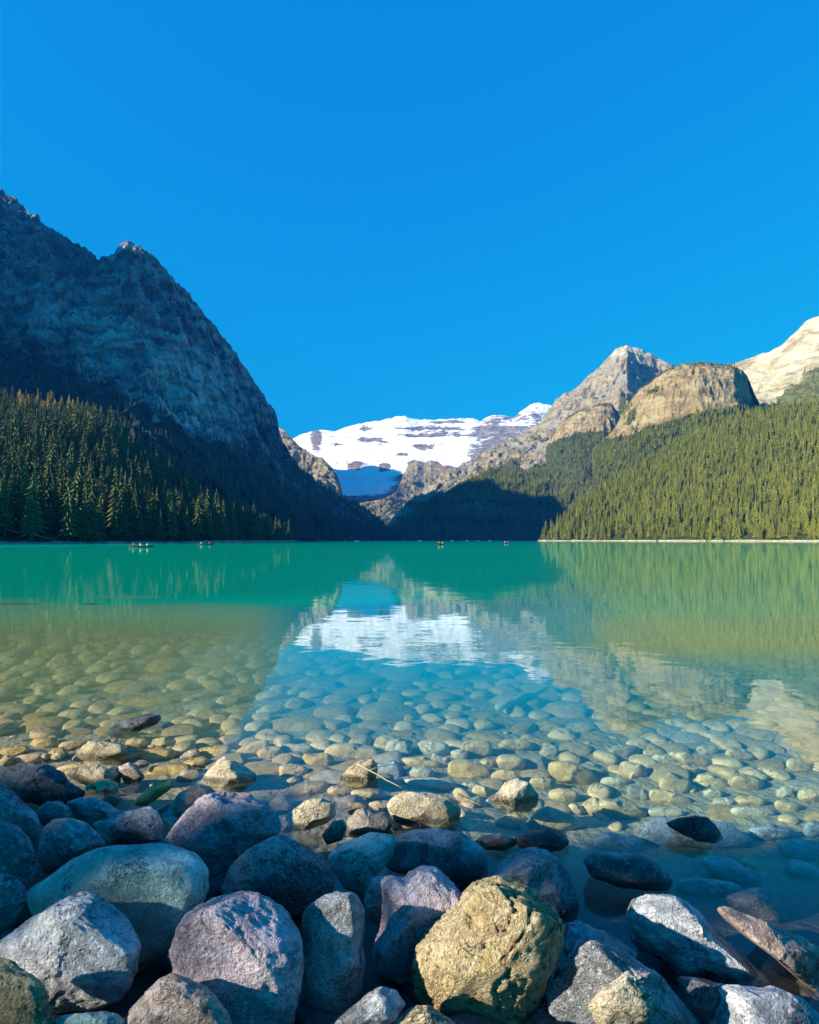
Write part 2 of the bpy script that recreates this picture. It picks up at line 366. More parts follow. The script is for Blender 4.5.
# ------------------------------------------------------------------ mountains
SURF = {}
def loft(name, lines, px0, px1, nu, nv, mat, label, amp=20., L=200., rib=0.5, strata=0., sh=60., seed=1,
         crest_k=0.35, foot_k=0.3, masks=None, back=0.8, smooth=4, jag=0.0):
    pu = np.linspace(px0, px1, nu)
    rows = []
    for ln in lines:
        a = np.array([(p, q, d) for p, q, d in ln], float)
        py = np.interp(pu, a[:, 0], a[:, 1]); D = np.interp(pu, a[:, 0], a[:, 2])
        rows.append(np.stack([(pu-CX)/F*D, D, CAMH-(py-HY)/F*D], 1))
    rows = np.array(rows)                                   # (k, nu, 3)
    k = len(rows)
    # rows spaced by mean length between lines
    seg = np.array([np.linalg.norm(rows[i+1]-rows[i], axis=1).mean() for i in range(k-1)])
    tv = np.concatenate([[0], np.cumsum(seg)]); tv /= tv[-1]
    vv = np.linspace(0, 1, nv)
    G = np.empty((nu, nv, 3))
    for j, v_ in enumerate(vv):
        i = min(np.searchsorted(tv, v_, side='right')-1, k-2)
        f = (v_-tv[i])/(tv[i+1]-tv[i])
        G[:, j] = rows[i]*(1-f)+rows[i+1]*f
    for _ in range(smooth):
        G[:, 1:-1] = G[:, 1:-1]*0.5+0.25*(G[:, :-2]+G[:, 2:])
    Pf = G.reshape(-1, 3)
    vf = np.tile(vv, nu)
    K = np.minimum(1, crest_k+(1-crest_k)*sstep(0, 0.12, vf))*(foot_k+(1-foot_k)*sstep(0, 0.12, 1-vf))
    to = -Pf[:, :2]/np.linalg.norm(Pf[:, :2], axis=1)[:, None]
    n = fbm(Pf/L, 6, 0.52, seed=seed, ridged=True)*0.9
    q = Pf/np.array([L*0.28, L*0.28, L*1.3])
    nr = fbm(q, 5, 0.55, seed=seed+20, ridged=True)
    disp = amp*(n+rib*nr)
    if strata > 0:
        zz = (Pf[:, 2]+0.25*sh*fbm(Pf/(L*0.8), 3, seed=seed+40)+0.06*Pf[:, 0])/sh
        fr = zz-np.floor(zz)
        st = sstep(0.0, 0.25, fr)*(1-fr)                     # ledges: overhang then slope
        disp += strata*(st-0.4)
        zz = zz*2.7+0.3; fr = zz-np.floor(zz)
        disp += 0.4*strata*(sstep(0, 0.3, fr)*(1-fr)-0.4)
    disp = disp*K
    Q = Pf.copy()
    Q[:, :2] += to*disp[:, None]
    Q[:, 2] += 0.45*disp+amp*0.35*K*fbm(Pf/(L*0.15), 4, seed=seed+60)
    if jag: Q[:, 2] += jag*(foot_k+(1-foot_k)*sstep(0, 0.12, 1-vf))*fbm(Pf*np.array([1, 1, 0.4])/(L*0.13), 4, 0.6, seed=seed+70, ridged=True)
    Gq = Q.reshape(nu, nv, 3)
    py_img = HY-(Pf[:, 2]-CAMH)/Pf[:, 1]*F
    px_img = CX+Pf[:, 0]/Pf[:, 1]*F
    # back side
    crest = Gq[:, 0]
    nb = 7; Bk = []
    hgt = np.maximum(crest[:, 2]+6, 5)
    for b in range(1, nb+1):
        f = b/nb
        d = hgt*back*f
        bb = crest.copy()
        bb[:, :2] -= (to.reshape(nu, nv, 2)[:, 0])*d[:, None]
        bb[:, 2] = crest[:, 2]-hgt*(f**1.15)
        nz = fbm(bb/L, 4, seed=seed+80)
        bb[:, 2] += amp*nz*0.5*(1-f)
        Bk.append(bb)
    full = np.concatenate([np.stack(Bk[::-1], 1), Gq], 1)
    at = {}
    for mk in ('snow', 'veg', 'pale'):
        fn = (masks or {}).get(mk)
        a = fn(px_img, py_img, Q, vf).reshape(nu, nv) if fn else np.zeros((nu, nv))
        at[mk] = np.concatenate([np.repeat(a[:, :1], nb, 1), a], 1).ravel()
    o = mesh_obj(name, full.reshape(-1, 3), grid_faces(nu, nv+nb)[:, ::-1], mat, attrs=at)
    tag(o, label, 'mountain', kind='structure')
    SURF[name] = (Gq, px_img.reshape(nu, nv), py_img.reshape(nu, nv))
    return o

def foot(ln, z=-2.0):
    return [(p, HY+(CAMH-z)*F/d, d) for p, d in ln]
def blob(px, py, cx, cy, rx, ry):
    return np.exp(-(((px-cx)/rx)**2+((py-cy)/ry)**2))

# 1 snow massif at the head of the valley
def snow_mask(px, py, Q, v):
    s = 0.80*sstep(474, 466, py+4*np.sin(px*0.2))
    rk = sstep(466, 490, px+0.5*(py-430))
    s = s*(1-rk)+rk*(0.42+0.22*sstep(426, 404, py)+0.25*blob(px, py, 545, 408, 10, 5)+0.2*blob(px, py, 520, 424, 20, 3))
    s -= 0.6*blob(px, py, 428, 430, 48, 2.8)+0.70*blob(px, py, 440, 436, 40, 2.0)+0.5*blob(px, py, 450, 423, 26, 2.0)
    s -= 0.7*blob(px, py, 424, 448, 12, 2.2)+0.5*blob(px, py, 403, 456, 8, 2)+0.5*blob(px, py, 372, 441, 18, 2.5)
    s -= 0.55*blob(px, py, 316, 440, 7, 14)+0.5*blob(px, py, 338, 446, 6, 2)+0.45*blob(px, py, 365, 430, 6, 3)
    s -= 0.9*blob(px, py, 420, 470, 16, 9)+0.6*blob(px, py, 360, 466, 20, 4)
    s += 0.55*blob(px, py, 436, 464, 22, 7)+0.95*blob(px, py, 362, 486, 42, 15)+0.5*blob(px, py, 355, 475, 26, 6)+0.6*blob(px, py, 398, 474, 12, 4)
    return np.clip(s, 0, 1)
loft('snow_mountain', [
    [(200, 455, 6600), (280, 447, 6600), (295, 438, 6600), (305, 434, 6600), (314, 431, 6600), (324, 430.5, 6600), (335, 432, 6600), (347, 428, 6600), (360, 424, 6600),
     (380, 421, 6500), (397, 417.5, 6500), (405, 417, 6500), (412, 419, 6500), (418, 420.5, 6500), (440, 420, 6500), (474, 419, 6400), (480, 422, 6300),
     (486, 419, 6200), (492, 416, 6200), (503, 416, 6200), (513, 419, 6200), (522, 411, 6200), (534, 403, 6200), (542, 404, 6200), (552, 406, 6200), (620, 425, 6200), (680, 440, 6200)],
    [(200, 470, 6000), (300, 450, 5900), (360, 443, 5800), (400, 440, 5700), (440, 437, 5700), (480, 436, 5700), (534, 425, 5700), (600, 440, 5700), (680, 450, 5700)],
    [(200, 500, 5200), (300, 470, 5200), (340, 466, 5200), (400, 468, 5000), (440, 470, 4900), (480, 455, 5000), (540, 450, 5000), (680, 470, 5000)],
    [(200, 530, 4300), (330, 508, 4300), (400, 512, 4200), (560, 505, 4300), (680, 505, 4300)],
    foot([(200, 3900), (680, 3900)])], 230, 650, 420, 170, M['m_snow'],
    'snow covered massif with grey rock bands at the head of the valley', amp=34, L=520, rib=0.35, strata=42, sh=120, seed=3, jag=14, masks={'snow': snow_mask}, crest_k=0.25)

# 2 golden cliff spur (unseen upper ridge added behind the shaded mountain to shade the glacier)
loft('cliff_spur', [
    [(60, 345, 4300), (150, 345, 4300), (200, 362, 4200), (240, 396, 3900), (270, 423, 3600), (278, 428, 3500), (286, 433, 3450), (293, 440, 3430), (300, 447, 3400), (312, 455, 3350), (318, 457, 3350), (326, 462, 3300),
     (333, 469, 3250), (338, 478, 3220), (341, 486, 3200), (343, 497, 3200), (352, 512, 3150), (365, 528, 3000), (380, 538, 2900)],
    [(60, 420, 3700), (200, 430, 3700), (270, 455, 3350), (300, 470, 3250), (325, 485, 3150), (341, 503, 3100), (365, 534, 2900), (380, 539, 2850)],
    [(60, 480, 3200), (270, 485, 3000), (300, 494, 2950), (325, 505, 2900), (341, 518, 2900), (365, 537, 2780), (380, 540, 2750)],
    foot([(60, 2700), (380, 2700)])], 60, 380, 300, 110, M['m_gold'],
    'sunlit golden cliff spur beyond the shaded mountain, beside the glacier', amp=22, L=190, rib=1.1, strata=16, sh=60, seed=13, jag=9,
    masks={'snow': lambda px, py, Q, v: 0.35*blob(px, py, 300, 447, 10, 8)})

# 3 moraine and knob in the valley bottom
loft('valley_moraine', [
    [(326, 513, 2850), (345, 508, 2850), (365, 503, 2900), (385, 499, 3000), (396, 493, 3300), (401, 481, 3800), (405, 472, 4100), (410, 464, 4300), (417, 461, 4300), (424, 463, 4300), (431, 460, 4300), (438, 463, 4250), (448, 469, 4100), (470, 476, 3800), (500, 480, 3700)],
    [(326, 519, 2740), (345, 514, 2740), (365, 510, 2760), (390, 506, 2880), (405, 494, 3400), (420, 488, 3700), (440, 492, 3700), (500, 500, 3500)],
    [(326, 530, 2600), (400, 524, 2650), (500, 520, 3000)],
    foot([(326, 2500), (500, 2600)])], 326, 500, 190, 80, M['m_gold'],
    'golden moraine and rock knob in the valley below the snow', amp=16, L=150, rib=0.8, strata=12, sh=50, seed=23, jag=6)
loft('valley_hill', [
    [(300, 541, 2400), (345, 534, 2400), (362, 526, 2400), (375, 518, 2400), (388, 509, 2430), (394, 506, 2430), (402, 509, 2430), (415, 516, 2400), (440, 528, 2400), (480, 540, 2350)],
    foot([(300, 2150), (480, 2150)])], 300, 480, 120, 40, M['m_left'],
    'small dark wooded hill at the far end of the lake', amp=7, L=90, rib=0.4, seed=33, masks={'veg': lambda px, py, Q, v: 0.6+0*px})

# 4 tall peak and its long ridge to the far end of the lake
def peak_veg(px, py, Q, v):
    base = 0.95*sstep(0.40, 0.62, v+0.05*np.sin(px*0.11))
    base = np.where(px < 520, np.maximum(base, 0.80*sstep(0.12, 0.32, v)), base)
    base += 0.75*blob(px, py, 622, 412, 7, 18)+0.5*blob(px, py, 600, 440, 30, 7)+0.5*blob(px, py, 540, 440, 20, 5)
    return np.clip(base-0.7*blob(px, py, 590, 418, 26, 9)-0.6*blob(px, py, 480, 510, 40, 10)*0.8, 0, 1)
loft('rocky_peak', [
    [(355, 541, 2100), (380, 534, 2130), (395, 518, 2150), (405, 507, 2150), (420, 493, 2200), (434, 483, 2250), (450, 473, 2300), (467, 463, 2400), (492, 449, 2550), (517, 438, 2700), (540, 424, 2800),
     (549, 409, 2850), (556, 400, 2850), (566, 395, 2850), (578, 388, 2850), (585, 380, 2870), (589, 378, 2870), (600, 367, 2880), (611, 357, 2900), (616, 350, 2900), (621, 348, 2900), (626, 346.5, 2900), (634, 349, 2900), (640, 350, 2900), (646, 353, 2900),
     (658, 360, 2900), (672, 368, 2850), (700, 380, 2750), (760, 400, 2600), (850, 420, 2400)],
    [(355, 541.2, 2080), (395, 527, 2100), (434, 500, 2150), (467, 482, 2250), (517, 458, 2420), (549, 435, 2550), (580, 412, 2650), (608, 388, 2690), (620, 378, 2650), (627, 373, 2650), (640, 380, 2800), (655, 387, 2860), (672, 394, 2860), (700, 410, 2600), (850, 440, 2300)],
    [(355, 541.3, 2060), (395, 533, 2050), (434, 512, 2000), (467, 498, 2020), (517, 482, 2120), (560, 458, 2260), (600, 437, 2350), (626, 428, 2350), (650, 432, 2250), (760, 450, 2000), (850, 470, 1800)],
    [(355, 541.5, 2040), (395, 537, 2000), (450, 524, 1900), (545, 510, 1850), (600, 490, 1850), (760, 500, 1700), (850, 510, 1600)],
    foot([(355, 2000), (380, 1980), (450, 1850), (545, 1720), (600, 1600), (850, 1400)])], 356, 820, 480, 190, M['m_peak'],
    'grey pointed peak with a long ridge falling to the far shore', amp=15, L=260, rib=1.9, strata=24, sh=60, seed=43, jag=13,
    masks={'veg': peak_veg, 'pale': lambda px, py, Q, v: 0.8*blob(px, py, 628, 352, 26, 10)}, crest_k=0.3)

# 5 pale scree mountain on the far right
loft('scree_mountain', [
    [(680, 388, 2000), (735, 364, 1950), (760, 355.5, 1900), (781, 347, 1850), (790, 338, 1830), (797, 331, 1820), (805, 323, 1800), (812, 319.5, 1800), (819, 317, 1790), (870, 296, 1700), (950, 330, 1600), (1050, 350, 1500), (1200, 380, 1400)],
    [(680, 400, 1850), (735, 385, 1780), (781, 375, 1680), (819, 360, 1640), (870, 350, 1560), (1050, 380, 1400), (1200, 400, 1300)],
    [(680, 425, 1550), (781, 412, 1450), (819, 400, 1420), (1200, 420, 1200)],
    foot([(680, 1250), (1200, 1000)])], 690, 1200, 260, 120, M['m_pale'],
    'pale cream scree mountain rising behind the forest', amp=15, L=170, rib=0.7, strata=10, sh=60, seed=53, jag=5,
    masks={'veg': lambda px, py, Q, v: np.clip(0.85*sstep(0, 26, py-(402-0.75*(px-760)))+0.2, 0, 1), 'pale': lambda px, py, Q, v: 0.5+0*px}, crest_k=0.3)

# 6 rounded cliff dome
loft('cliff_dome', [
    [(590, 460, 1900), (604, 447, 1720), (612, 436, 1640), (622, 414, 1570), (633, 396, 1520), (640, 388, 1510), (646, 384.5, 1500), (658, 376, 1490), (670, 369, 1480), (684, 365, 1460), (699, 363.5, 1450), (716, 364.5, 1440), (732, 366.5, 1430), (741, 370, 1430), (746, 375, 1435), (751, 385, 1445), (756, 398, 1460), (764, 412, 1480), (780, 430, 1500)],
    [(590, 457, 1600), (622, 424, 1500), (633, 408, 1450), (646, 398, 1425), (670, 385, 1400), (699, 376, 1375), (734, 376, 1375), (746, 384, 1440), (756, 402, 1500), (780, 434, 1470)],
    [(590, 462, 1540), (615, 445, 1480), (633, 436, 1400), (648, 428, 1370), (680, 419, 1330), (702, 411, 1310), (738, 405, 1330), (748, 406, 1410), (757, 409, 1530), (780, 438, 1540)],
    [(590, 475, 1400), (648, 445, 1260), (702, 432, 1210), (757, 428, 1250), (780, 450, 1350)],
    foot([(590, 1100), (780, 1050)])], 592, 778, 300, 150, M['m_gold'],
    'rounded tan cliff dome with trees along its top', amp=9, L=110, rib=1.3, strata=7, sh=34, seed=63, jag=4, crest_k=0.3,
    masks={'veg': lambda px, py, Q, v: np.clip(0.95*sstep(-3, 4, py-np.interp(px, [600, 633, 648, 680, 702, 740, 757, 780], [440, 437, 429, 420, 412, 408, 406, 420]))+0.7*sstep(0.05, 0.0, v)+0.55*blob(px, py, 655, 396, 16, 7)+0.6*blob(px, py, 632, 420, 8, 16), 0, 1)})

loft('lower_cliff', [
    [(546, 450, 2350), (554, 433, 2250), (560, 424, 2220), (568, 417, 2200), (580, 411, 2180), (592, 407, 2170), (604, 404, 2160), (612, 405, 2160), (618, 412, 2170), (623, 425, 2180), (630, 442, 2200)],
    [(546, 452, 2300), (560, 436, 2160), (580, 428, 2110), (604, 424, 2090), (615, 430, 2100), (630, 448, 2170)],
    [(546, 456, 2260), (560, 447, 2130), (580, 441, 2070), (604, 437, 2050), (630, 452, 2140)],
    [(546, 470, 2150), (580, 460, 1980), (604, 458, 1960), (630, 464, 2050)],
    foot([(546, 1800), (630, 1700)])], 546, 630, 150, 120, M['m_gold'],
    'lower golden cliff band between forest strips left of the dome', amp=9, L=110, rib=1.5, strata=9, sh=36, seed=67, crest_k=0.3, jag=4,
    masks={'veg': lambda px, py, Q, v: np.clip(0.95*sstep(-3, 4, py-np.interp(px, [546, 560, 580, 604, 630], [446, 440, 434, 431, 440]))+0.6*sstep(0.06, 0.0, v), 0, 1)})

# 7 big mountain on the left, its off-frame crest raised to shade the face
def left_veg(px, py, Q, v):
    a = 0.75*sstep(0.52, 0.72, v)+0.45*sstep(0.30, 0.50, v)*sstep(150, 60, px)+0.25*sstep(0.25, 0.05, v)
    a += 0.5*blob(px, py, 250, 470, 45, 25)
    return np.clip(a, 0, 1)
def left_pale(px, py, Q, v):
    return np.clip(0.75*blob(px, py, 180, 400, 55, 40)+0.55*blob(px, py, 120, 350, 40, 22)+0.35*blob(px, py, 40, 330, 60, 24)+0.9*blob(px, py, 115, 262, 14, 7)+0.6*blob(px, py, 185, 432, 30, 8), 0, 1)  # pale cliffs; the small patch by the summit paints in its sunlit notch
loft('cliff_mountain', [
    [(-600, -100, 700), (-450, -90, 790), (-400, -60, 860), (-296, 4, 1070), (-190, 95, 1250), (-120, 140, 1380), (0, 195, 1480), (37, 221, 1450), (67, 241, 1420), (84, 254, 1400), (91, 260, 1390), (98, 264, 1380), (106, 264, 1375), (112, 261, 1370), (117, 257, 1370), (121, 250, 1362), (126, 247.5, 1362), (131, 248, 1365), (137, 247, 1370), (142, 250, 1375), (148, 258, 1380), (157, 266, 1390),
     (167, 276, 1410), (180, 290, 1440), (193, 306, 1460), (206, 318, 1490), (219, 334, 1520), (230, 349, 1550), (241, 366, 1580), (255, 387, 1620), (267, 403, 1650), (274, 412, 1670), (277, 420, 1680), (279, 433, 1690), (284, 446, 1700), (290, 457, 1710), (300, 476, 1730), (317, 485, 1780), (336, 497, 1850), (353, 505, 1900), (368, 512, 1950), (378, 521, 1980), (387, 532, 2000), (396, 541, 2010)],
    [(-600, 150, 600), (-220, 200, 1100), (0, 270, 1290), (60, 290, 1270), (110, 300, 1240), (137, 300, 1240), (170, 325, 1290), (220, 375, 1400), (267, 438, 1540), (285, 465, 1580), (317, 495, 1700), (353, 514, 1830), (387, 535, 1960), (396, 541.1, 1990)],
    [(-600, 330, 500), (-220, 320, 960), (0, 350, 1130), (80, 365, 1110), (140, 385, 1110), (180, 410, 1160), (220, 435, 1260), (267, 470, 1400), (290, 485, 1470), (320, 505, 1600), (353, 520, 1760), (387, 537, 1920), (396, 541.2, 1970)],
    [(-600, 430, 450), (-220, 410, 800), (0, 420, 930), (140, 440, 920), (180, 460, 980), (230, 485, 1100), (280, 508, 1280), (320, 522, 1480), (353, 530, 1680), (387, 539, 1880), (396, 541.3, 1950)],
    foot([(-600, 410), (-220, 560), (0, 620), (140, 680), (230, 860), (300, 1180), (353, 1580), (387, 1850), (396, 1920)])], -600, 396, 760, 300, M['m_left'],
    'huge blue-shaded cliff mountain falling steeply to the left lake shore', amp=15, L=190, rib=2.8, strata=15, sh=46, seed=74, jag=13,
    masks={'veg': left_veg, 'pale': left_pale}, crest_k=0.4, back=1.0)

# 8 wooded hill on the left shore
lhill_foot = [(-260, 165), (-60, 190), (0, 205), (60, 228), (100, 248), (150, 280), (200, 335), (230, 400), (270, 640), (300, 1000)]
def bank(px, py, Q, v): return np.where(Q[:, 2] < 1.1, 0.05, 0.97)
loft('wooded_hill', [
    [(-260, 380, 600), (-60, 394, 600), (0, 399, 600), (30, 400, 600), (60, 402, 600), (90, 414, 600), (115, 430, 600), (140, 450, 600), (190, 487, 620), (230, 513, 640), (270, 532, 860), (300, 540.5, 1130)],
    [(-260, 420, 390), (0, 447, 390), (60, 452, 400), (100, 468, 420), (140, 484, 450), (190, 508, 510), (230, 525, 600), (270, 536, 840), (300, 541, 1120)],
    [(-260, 500, 230), (0, 512, 245), (60, 515, 270), (100, 519, 285), (140, 523, 308), (190, 528, 365), (230, 534, 440), (270, 539, 680), (300, 541, 1040)],
    foot(lhill_foot, 0.9),
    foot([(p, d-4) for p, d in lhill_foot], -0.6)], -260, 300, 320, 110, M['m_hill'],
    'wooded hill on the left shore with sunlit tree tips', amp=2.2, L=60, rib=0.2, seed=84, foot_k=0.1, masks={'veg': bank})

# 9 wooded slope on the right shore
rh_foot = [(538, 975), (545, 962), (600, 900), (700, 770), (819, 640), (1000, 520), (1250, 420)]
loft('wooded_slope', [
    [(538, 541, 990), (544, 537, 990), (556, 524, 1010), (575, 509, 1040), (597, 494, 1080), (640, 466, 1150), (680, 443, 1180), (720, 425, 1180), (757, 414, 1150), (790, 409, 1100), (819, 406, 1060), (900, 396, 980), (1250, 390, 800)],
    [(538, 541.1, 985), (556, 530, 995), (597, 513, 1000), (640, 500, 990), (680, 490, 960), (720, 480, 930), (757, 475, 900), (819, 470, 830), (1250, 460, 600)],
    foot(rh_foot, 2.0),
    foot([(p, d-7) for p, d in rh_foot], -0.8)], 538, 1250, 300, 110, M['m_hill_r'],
    'sunny slope of dense spruce forest on the right shore', amp=5, L=110, rib=0.2, seed=94, foot_k=0.15,
    masks={'veg': lambda px, py, Q, v: np.where(Q[:, 2] < 1.4+1.1*fbm(Q/6.0, 3, seed=4), 0.0, 0.95)})

# ------------------------------------------------------------------ spruces
def spruce_geo(seed, tiers, spokes, r0=0.16, base=0.10, droop=0.05):
    """unit-height crown: drooping star tiers; returns V, tri faces"""
    r = np.random.default_rng(seed)
    V, Fc = [], []
    for k in range(tiers):
        f = k/(tiers-1)
        z = base+(0.97-base)*f
        rad = r0*(1-f)**0.85*(1+0.25*r.normal()*0.6)+0.010
        th = (1-base)/tiers*1.9*(1-0.35*f)
        n = spokes if f < 0.7 else max(4, spokes-2)
        a0 = r.random()*6.28
        ctr = len(V); V.append((r.normal()*0.004, r.normal()*0.004, min(1.0, z+th*0.75)))
        ring = []
        for s in range(2*n):
            a = a0+math.pi*s/n+r.normal()*0.10
            rr = rad*(0.75+0.5*r.random()) if s % 2 == 0 else rad*(0.28+0.2*r.random())
            zz = z-droop*rr/r0*(1.0 if s % 2 == 0 else 0.1)+r.normal()*0.008
            ring.append(len(V)); V.append((rr*math.cos(a), rr*math.sin(a), zz))
        for s in range(2*n):
            Fc.append((ctr, ring[s], ring[(s+1) % (2*n)]))
    return np.array(V), np.array(Fc)

def trunk_geo(r0=0.014, h=0.85, n=6):
    V, Fc = [], []
    zs = [(-0.03, 1.3), (0.04, 1.0), (0.4, 0.7), (h, 0.2)]
    for z, k in zs:
        for s in range(n):
            a = 6.283*s/n; V.append((r0*k*math.cos(a), r0*k*math.sin(a), z))
    for j in range(len(zs)-1):
        for s in range(n):
            a, b = j*n+s, j*n+(s+1) % n; Fc.append((a, b, b+n, a+n))
    return np.array(V), np.array(Fc)

CROWN_HI = [spruce_geo(100+i, 13, 7, 0.15+0.025*(i % 3), 0.10+0.05*(i % 2)) for i in range(6)]
CROWN_LO = [spruce_geo(200+i, 8, 5, 0.14+0.025*(i % 3), 0.05) for i in range(6)]

def scatter(surf, n, weight, seed):
    G, PX, PY = SURF[surf]
    r = np.random.default_rng(seed)
    a = np.linalg.norm(np.cross(G[1:, :-1]-G[:-1, :-1], G[:-1, 1:]-G[:-1, :-1]), axis=2)
    w = a*weight(PX[:-1, :-1], PY[:-1, :-1], G[:-1, :-1])
    w = w.ravel()/w.sum()
    idx = r.choice(len(w), n, p=w)
    i, j = np.divmod(idx, a.shape[1])
    u, v_ = r.random(n)[:, None], r.random(n)[:, None]
    P = (G[i, j]*(1-u)+G[i+1, j]*u)*(1-v_)+(G[i, j+1]*(1-u)+G[i+1, j+1]*u)*v_
    return P, PX[i, j], PY[i, j]

def forest_mesh(name, P, H, crowns, mat, label, seed, wide=1.0):
    r = np.random.default_rng(seed)
    Vs, Fs, T = [], [], []; off = 0
    order = r.integers(0, len(crowns), len(P))
    for c in range(len(crowns)):
        sel = np.where(order == c)[0]
        if not len(sel): continue
        cv, cf = crowns[c]
        ang = r.random(len(sel))*6.283; ca, sa = np.cos(ang), np.sin(ang)
        h = H[sel]; wd = h*wide*(0.8+0.5*r.random(len(sel)))
        x = cv[None, :, 0]*ca[:, None]-cv[None, :, 1]*sa[:, None]
        y = cv[None, :, 0]*sa[:, None]+cv[None, :, 1]*ca[:, None]
        V = np.stack([P[sel, 0:1]+x*wd[:, None], P[sel, 1:2]+y*wd[:, None], P[sel, 2:3]+cv[None, :, 2]*h[:, None]], 2)
        Fi = cf[None]+(np.arange(len(sel))*len(cv))[:, None, None]+off
        Vs.append(V.reshape(-1, 3)); Fs.append(Fi.reshape(-1, 3)); off += V.shape[0]*V.shape[1]
        T.append(np.repeat(r.random(len(sel)), len(cv)))
    o = mesh_obj(name, np.concatenate(Vs), np.concatenate(Fs), mat, smooth=False, attrs={'tint': np.concatenate(T)})
    return tag(o, label, 'forest', kind='stuff')

# single trees: prototypes share mesh data
crown_me = [new_mesh('crown', v_, f_, M['spruce'], smooth=False) for v_, f_ in CROWN_HI]
crown_me_r = [new_mesh('crown', v_, f_, M['spruce_r'], smooth=False) for v_, f_ in CROWN_HI]
crown_me_l = [new_mesh('crown', v_, f_, M['larch'], smooth=False) for v_, f_ in CROWN_HI[:3]]
trunk_me = new_mesh('trunk', *trunk_geo(), M['bark'])
def tree(p, h, me, label, group, name='spruce_tree', cat='tree', wide=1.0):
    root = empty(name, p); root.scale = (h*wide, h*wide, h); root.rotation_euler.z = R.random()*6.28
    tag(root, label, cat, group)
    link(bpy.data.objects.new('crown', me), root)
    link(bpy.data.objects.new('trunk', trunk_me), root)
    return root

# left hill
Pl, pxl, pyl = scatter('wooded_hill', 1250, lambda px, py, G: (G[..., 2] > 1.3)*(px > np.where(py < 440, -12, -90))*sstep(300, 262, px)*(1+0.5*sstep(505, 535, py))*(1-0.45*sstep(100, 150, px)), 5)
Dl = Pl[:, 1]
Hl = np.clip(rng.normal(19, 5, len(Pl)), 9, 30)*np.where(pyl < 430, 0.72, 1.0)*np.where(Pl[:, 2] < 10, 1.12, 1.0)
size = Hl/Dl*(pxl > -12)*(pxl < 300)
orange = (blob(pxl, pyl, 58, 402, 52, 18) > 0.5)*(rng.random(len(Pl)) < 0.8)
order = np.argsort(-size)
pick = set(order[:175].tolist())
for i in order[:175]:
    z = Pl[i, 2]
    if z < 9:
        lab, gr = 'tall dark spruce at the left waterline under the wooded hill', 'spruces along the left waterline'
    else:
        lab, gr = 'spruce with a sunlit tip on the slope of the left wooded hill', 'spruces on the left wooded hill'
    tree(Pl[i]-np.array([0, 0, 0.3]), Hl[i], crown_me[i % 6], lab, gr, wide=R.uniform(0.85, 1.2))
rest = np.array([i for i in range(len(Pl)) if i not in pick and not orange[i]])
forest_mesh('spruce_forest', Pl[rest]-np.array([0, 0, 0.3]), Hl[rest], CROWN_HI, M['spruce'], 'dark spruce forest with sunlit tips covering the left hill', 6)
org = np.array([i for i in range(len(Pl)) if i not in pick and orange[i]])
forest_mesh('larch_grove', Pl[org]-np.array([0, 0, 0.3]), Hl[org]*0.8, CROWN_HI, M['larch'], 'orange lit autumn larches on the brow of the left hill', 7)

# right slope
Pr, pxr, pyr = scatter('wooded_slope', 9500, lambda px, py, G: (G[..., 2] > 2.6)*(px < 900)*1.0, 8)
Hr = np.clip(rng.normal(15.5, 5.0, len(Pr)), 6, 28)
size = Hr/Pr[:, 1]*(pxr < 819)*(Pr[:, 2] < 11)
order = np.argsort(-size); pick = set(order[:110].tolist())
for i in order[:110]:
    tree(Pr[i]-np.array([0, 0, 0.4]), Hr[i], crown_me_r[i % 6], 'sunlit green spruce just above the pale beach across the lake', 'spruces above the pale beach')
rest = np.array([i for i in range(len(Pr)) if i not in pick])
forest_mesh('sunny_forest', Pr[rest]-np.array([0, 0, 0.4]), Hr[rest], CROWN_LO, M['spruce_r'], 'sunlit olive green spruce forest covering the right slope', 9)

# forest on the far slopes
Pm, pxm, pym = scatter('rocky_peak', 9000, lambda px, py, G: (peak_veg(px.ravel(), py.ravel(), None, np.tile(np.linspace(0, 1, px.shape[1]), px.shape[0])).reshape(px.shape) > 0.5)*(px < 700)*(G[..., 2] > 2), 21)
forest_mesh('ridge_forest', Pm-np.array([0, 0, 0.6]), np.clip(rng.normal(17, 4, len(Pm)), 8, 26), CROWN_LO, M['spruce_r'], 'thin conifer forest on the long ridge below the grey peak', 22)
Pd, _, _ = scatter('cliff_dome', 2200, lambda px, py, G: np.where(py < 372, 0.8, 0)+(blob(px, py, 655, 396, 16, 7) > 0.45)*0.5+(blob(px, py, 630, 422, 8, 16) > 0.4)*1.0+sstep(-3, 4, py-np.interp(px, [600, 633, 648, 680, 702, 740, 757, 780], [440, 437, 429, 420, 412, 408, 406, 420]))*1.2, 23)
Pe, _, _ = scatter('lower_cliff', 900, lambda px, py, G: sstep(-3, 4, py-np.interp(px, [546, 560, 580, 604, 630], [446, 440, 434, 431, 440]))*1.2+np.where(py < 410, 0.25, 0), 29)
Pd = np.concatenate([Pd, Pe])
forest_mesh('dome_trees', Pd-np.array([0, 0, 0.5]), np.clip(rng.normal(13, 3, len(Pd)), 7, 20), CROWN_LO, M['spruce_r'], 'scattered conifers on and below the tan cliffs', 24)
Pc, _, _ = scatter('cliff_mountain', 5200, lambda px, py, G: (0.15+0.85*sstep(430, 490, py+0.0*px))*sstep(0, 1, (py-(345+0.50*np.maximum(px-70, 0)))/30)*(px > -80)*(G[..., 2] > 3), 25)
forest_mesh('shaded_forest', Pc-np.array([0, 0, 0.5]), np.clip(rng.normal(14, 4, len(Pc)), 6, 24), CROWN_LO, M['spruce'], 'dark conifers scattered over the foot of the shaded mountain', 26)
Pc, _, _ = scatter('scree_mountain', 500, lambda px, py, G: sstep(0, 22, py-(404-0.75*(px-760)))*(px < 900), 27)
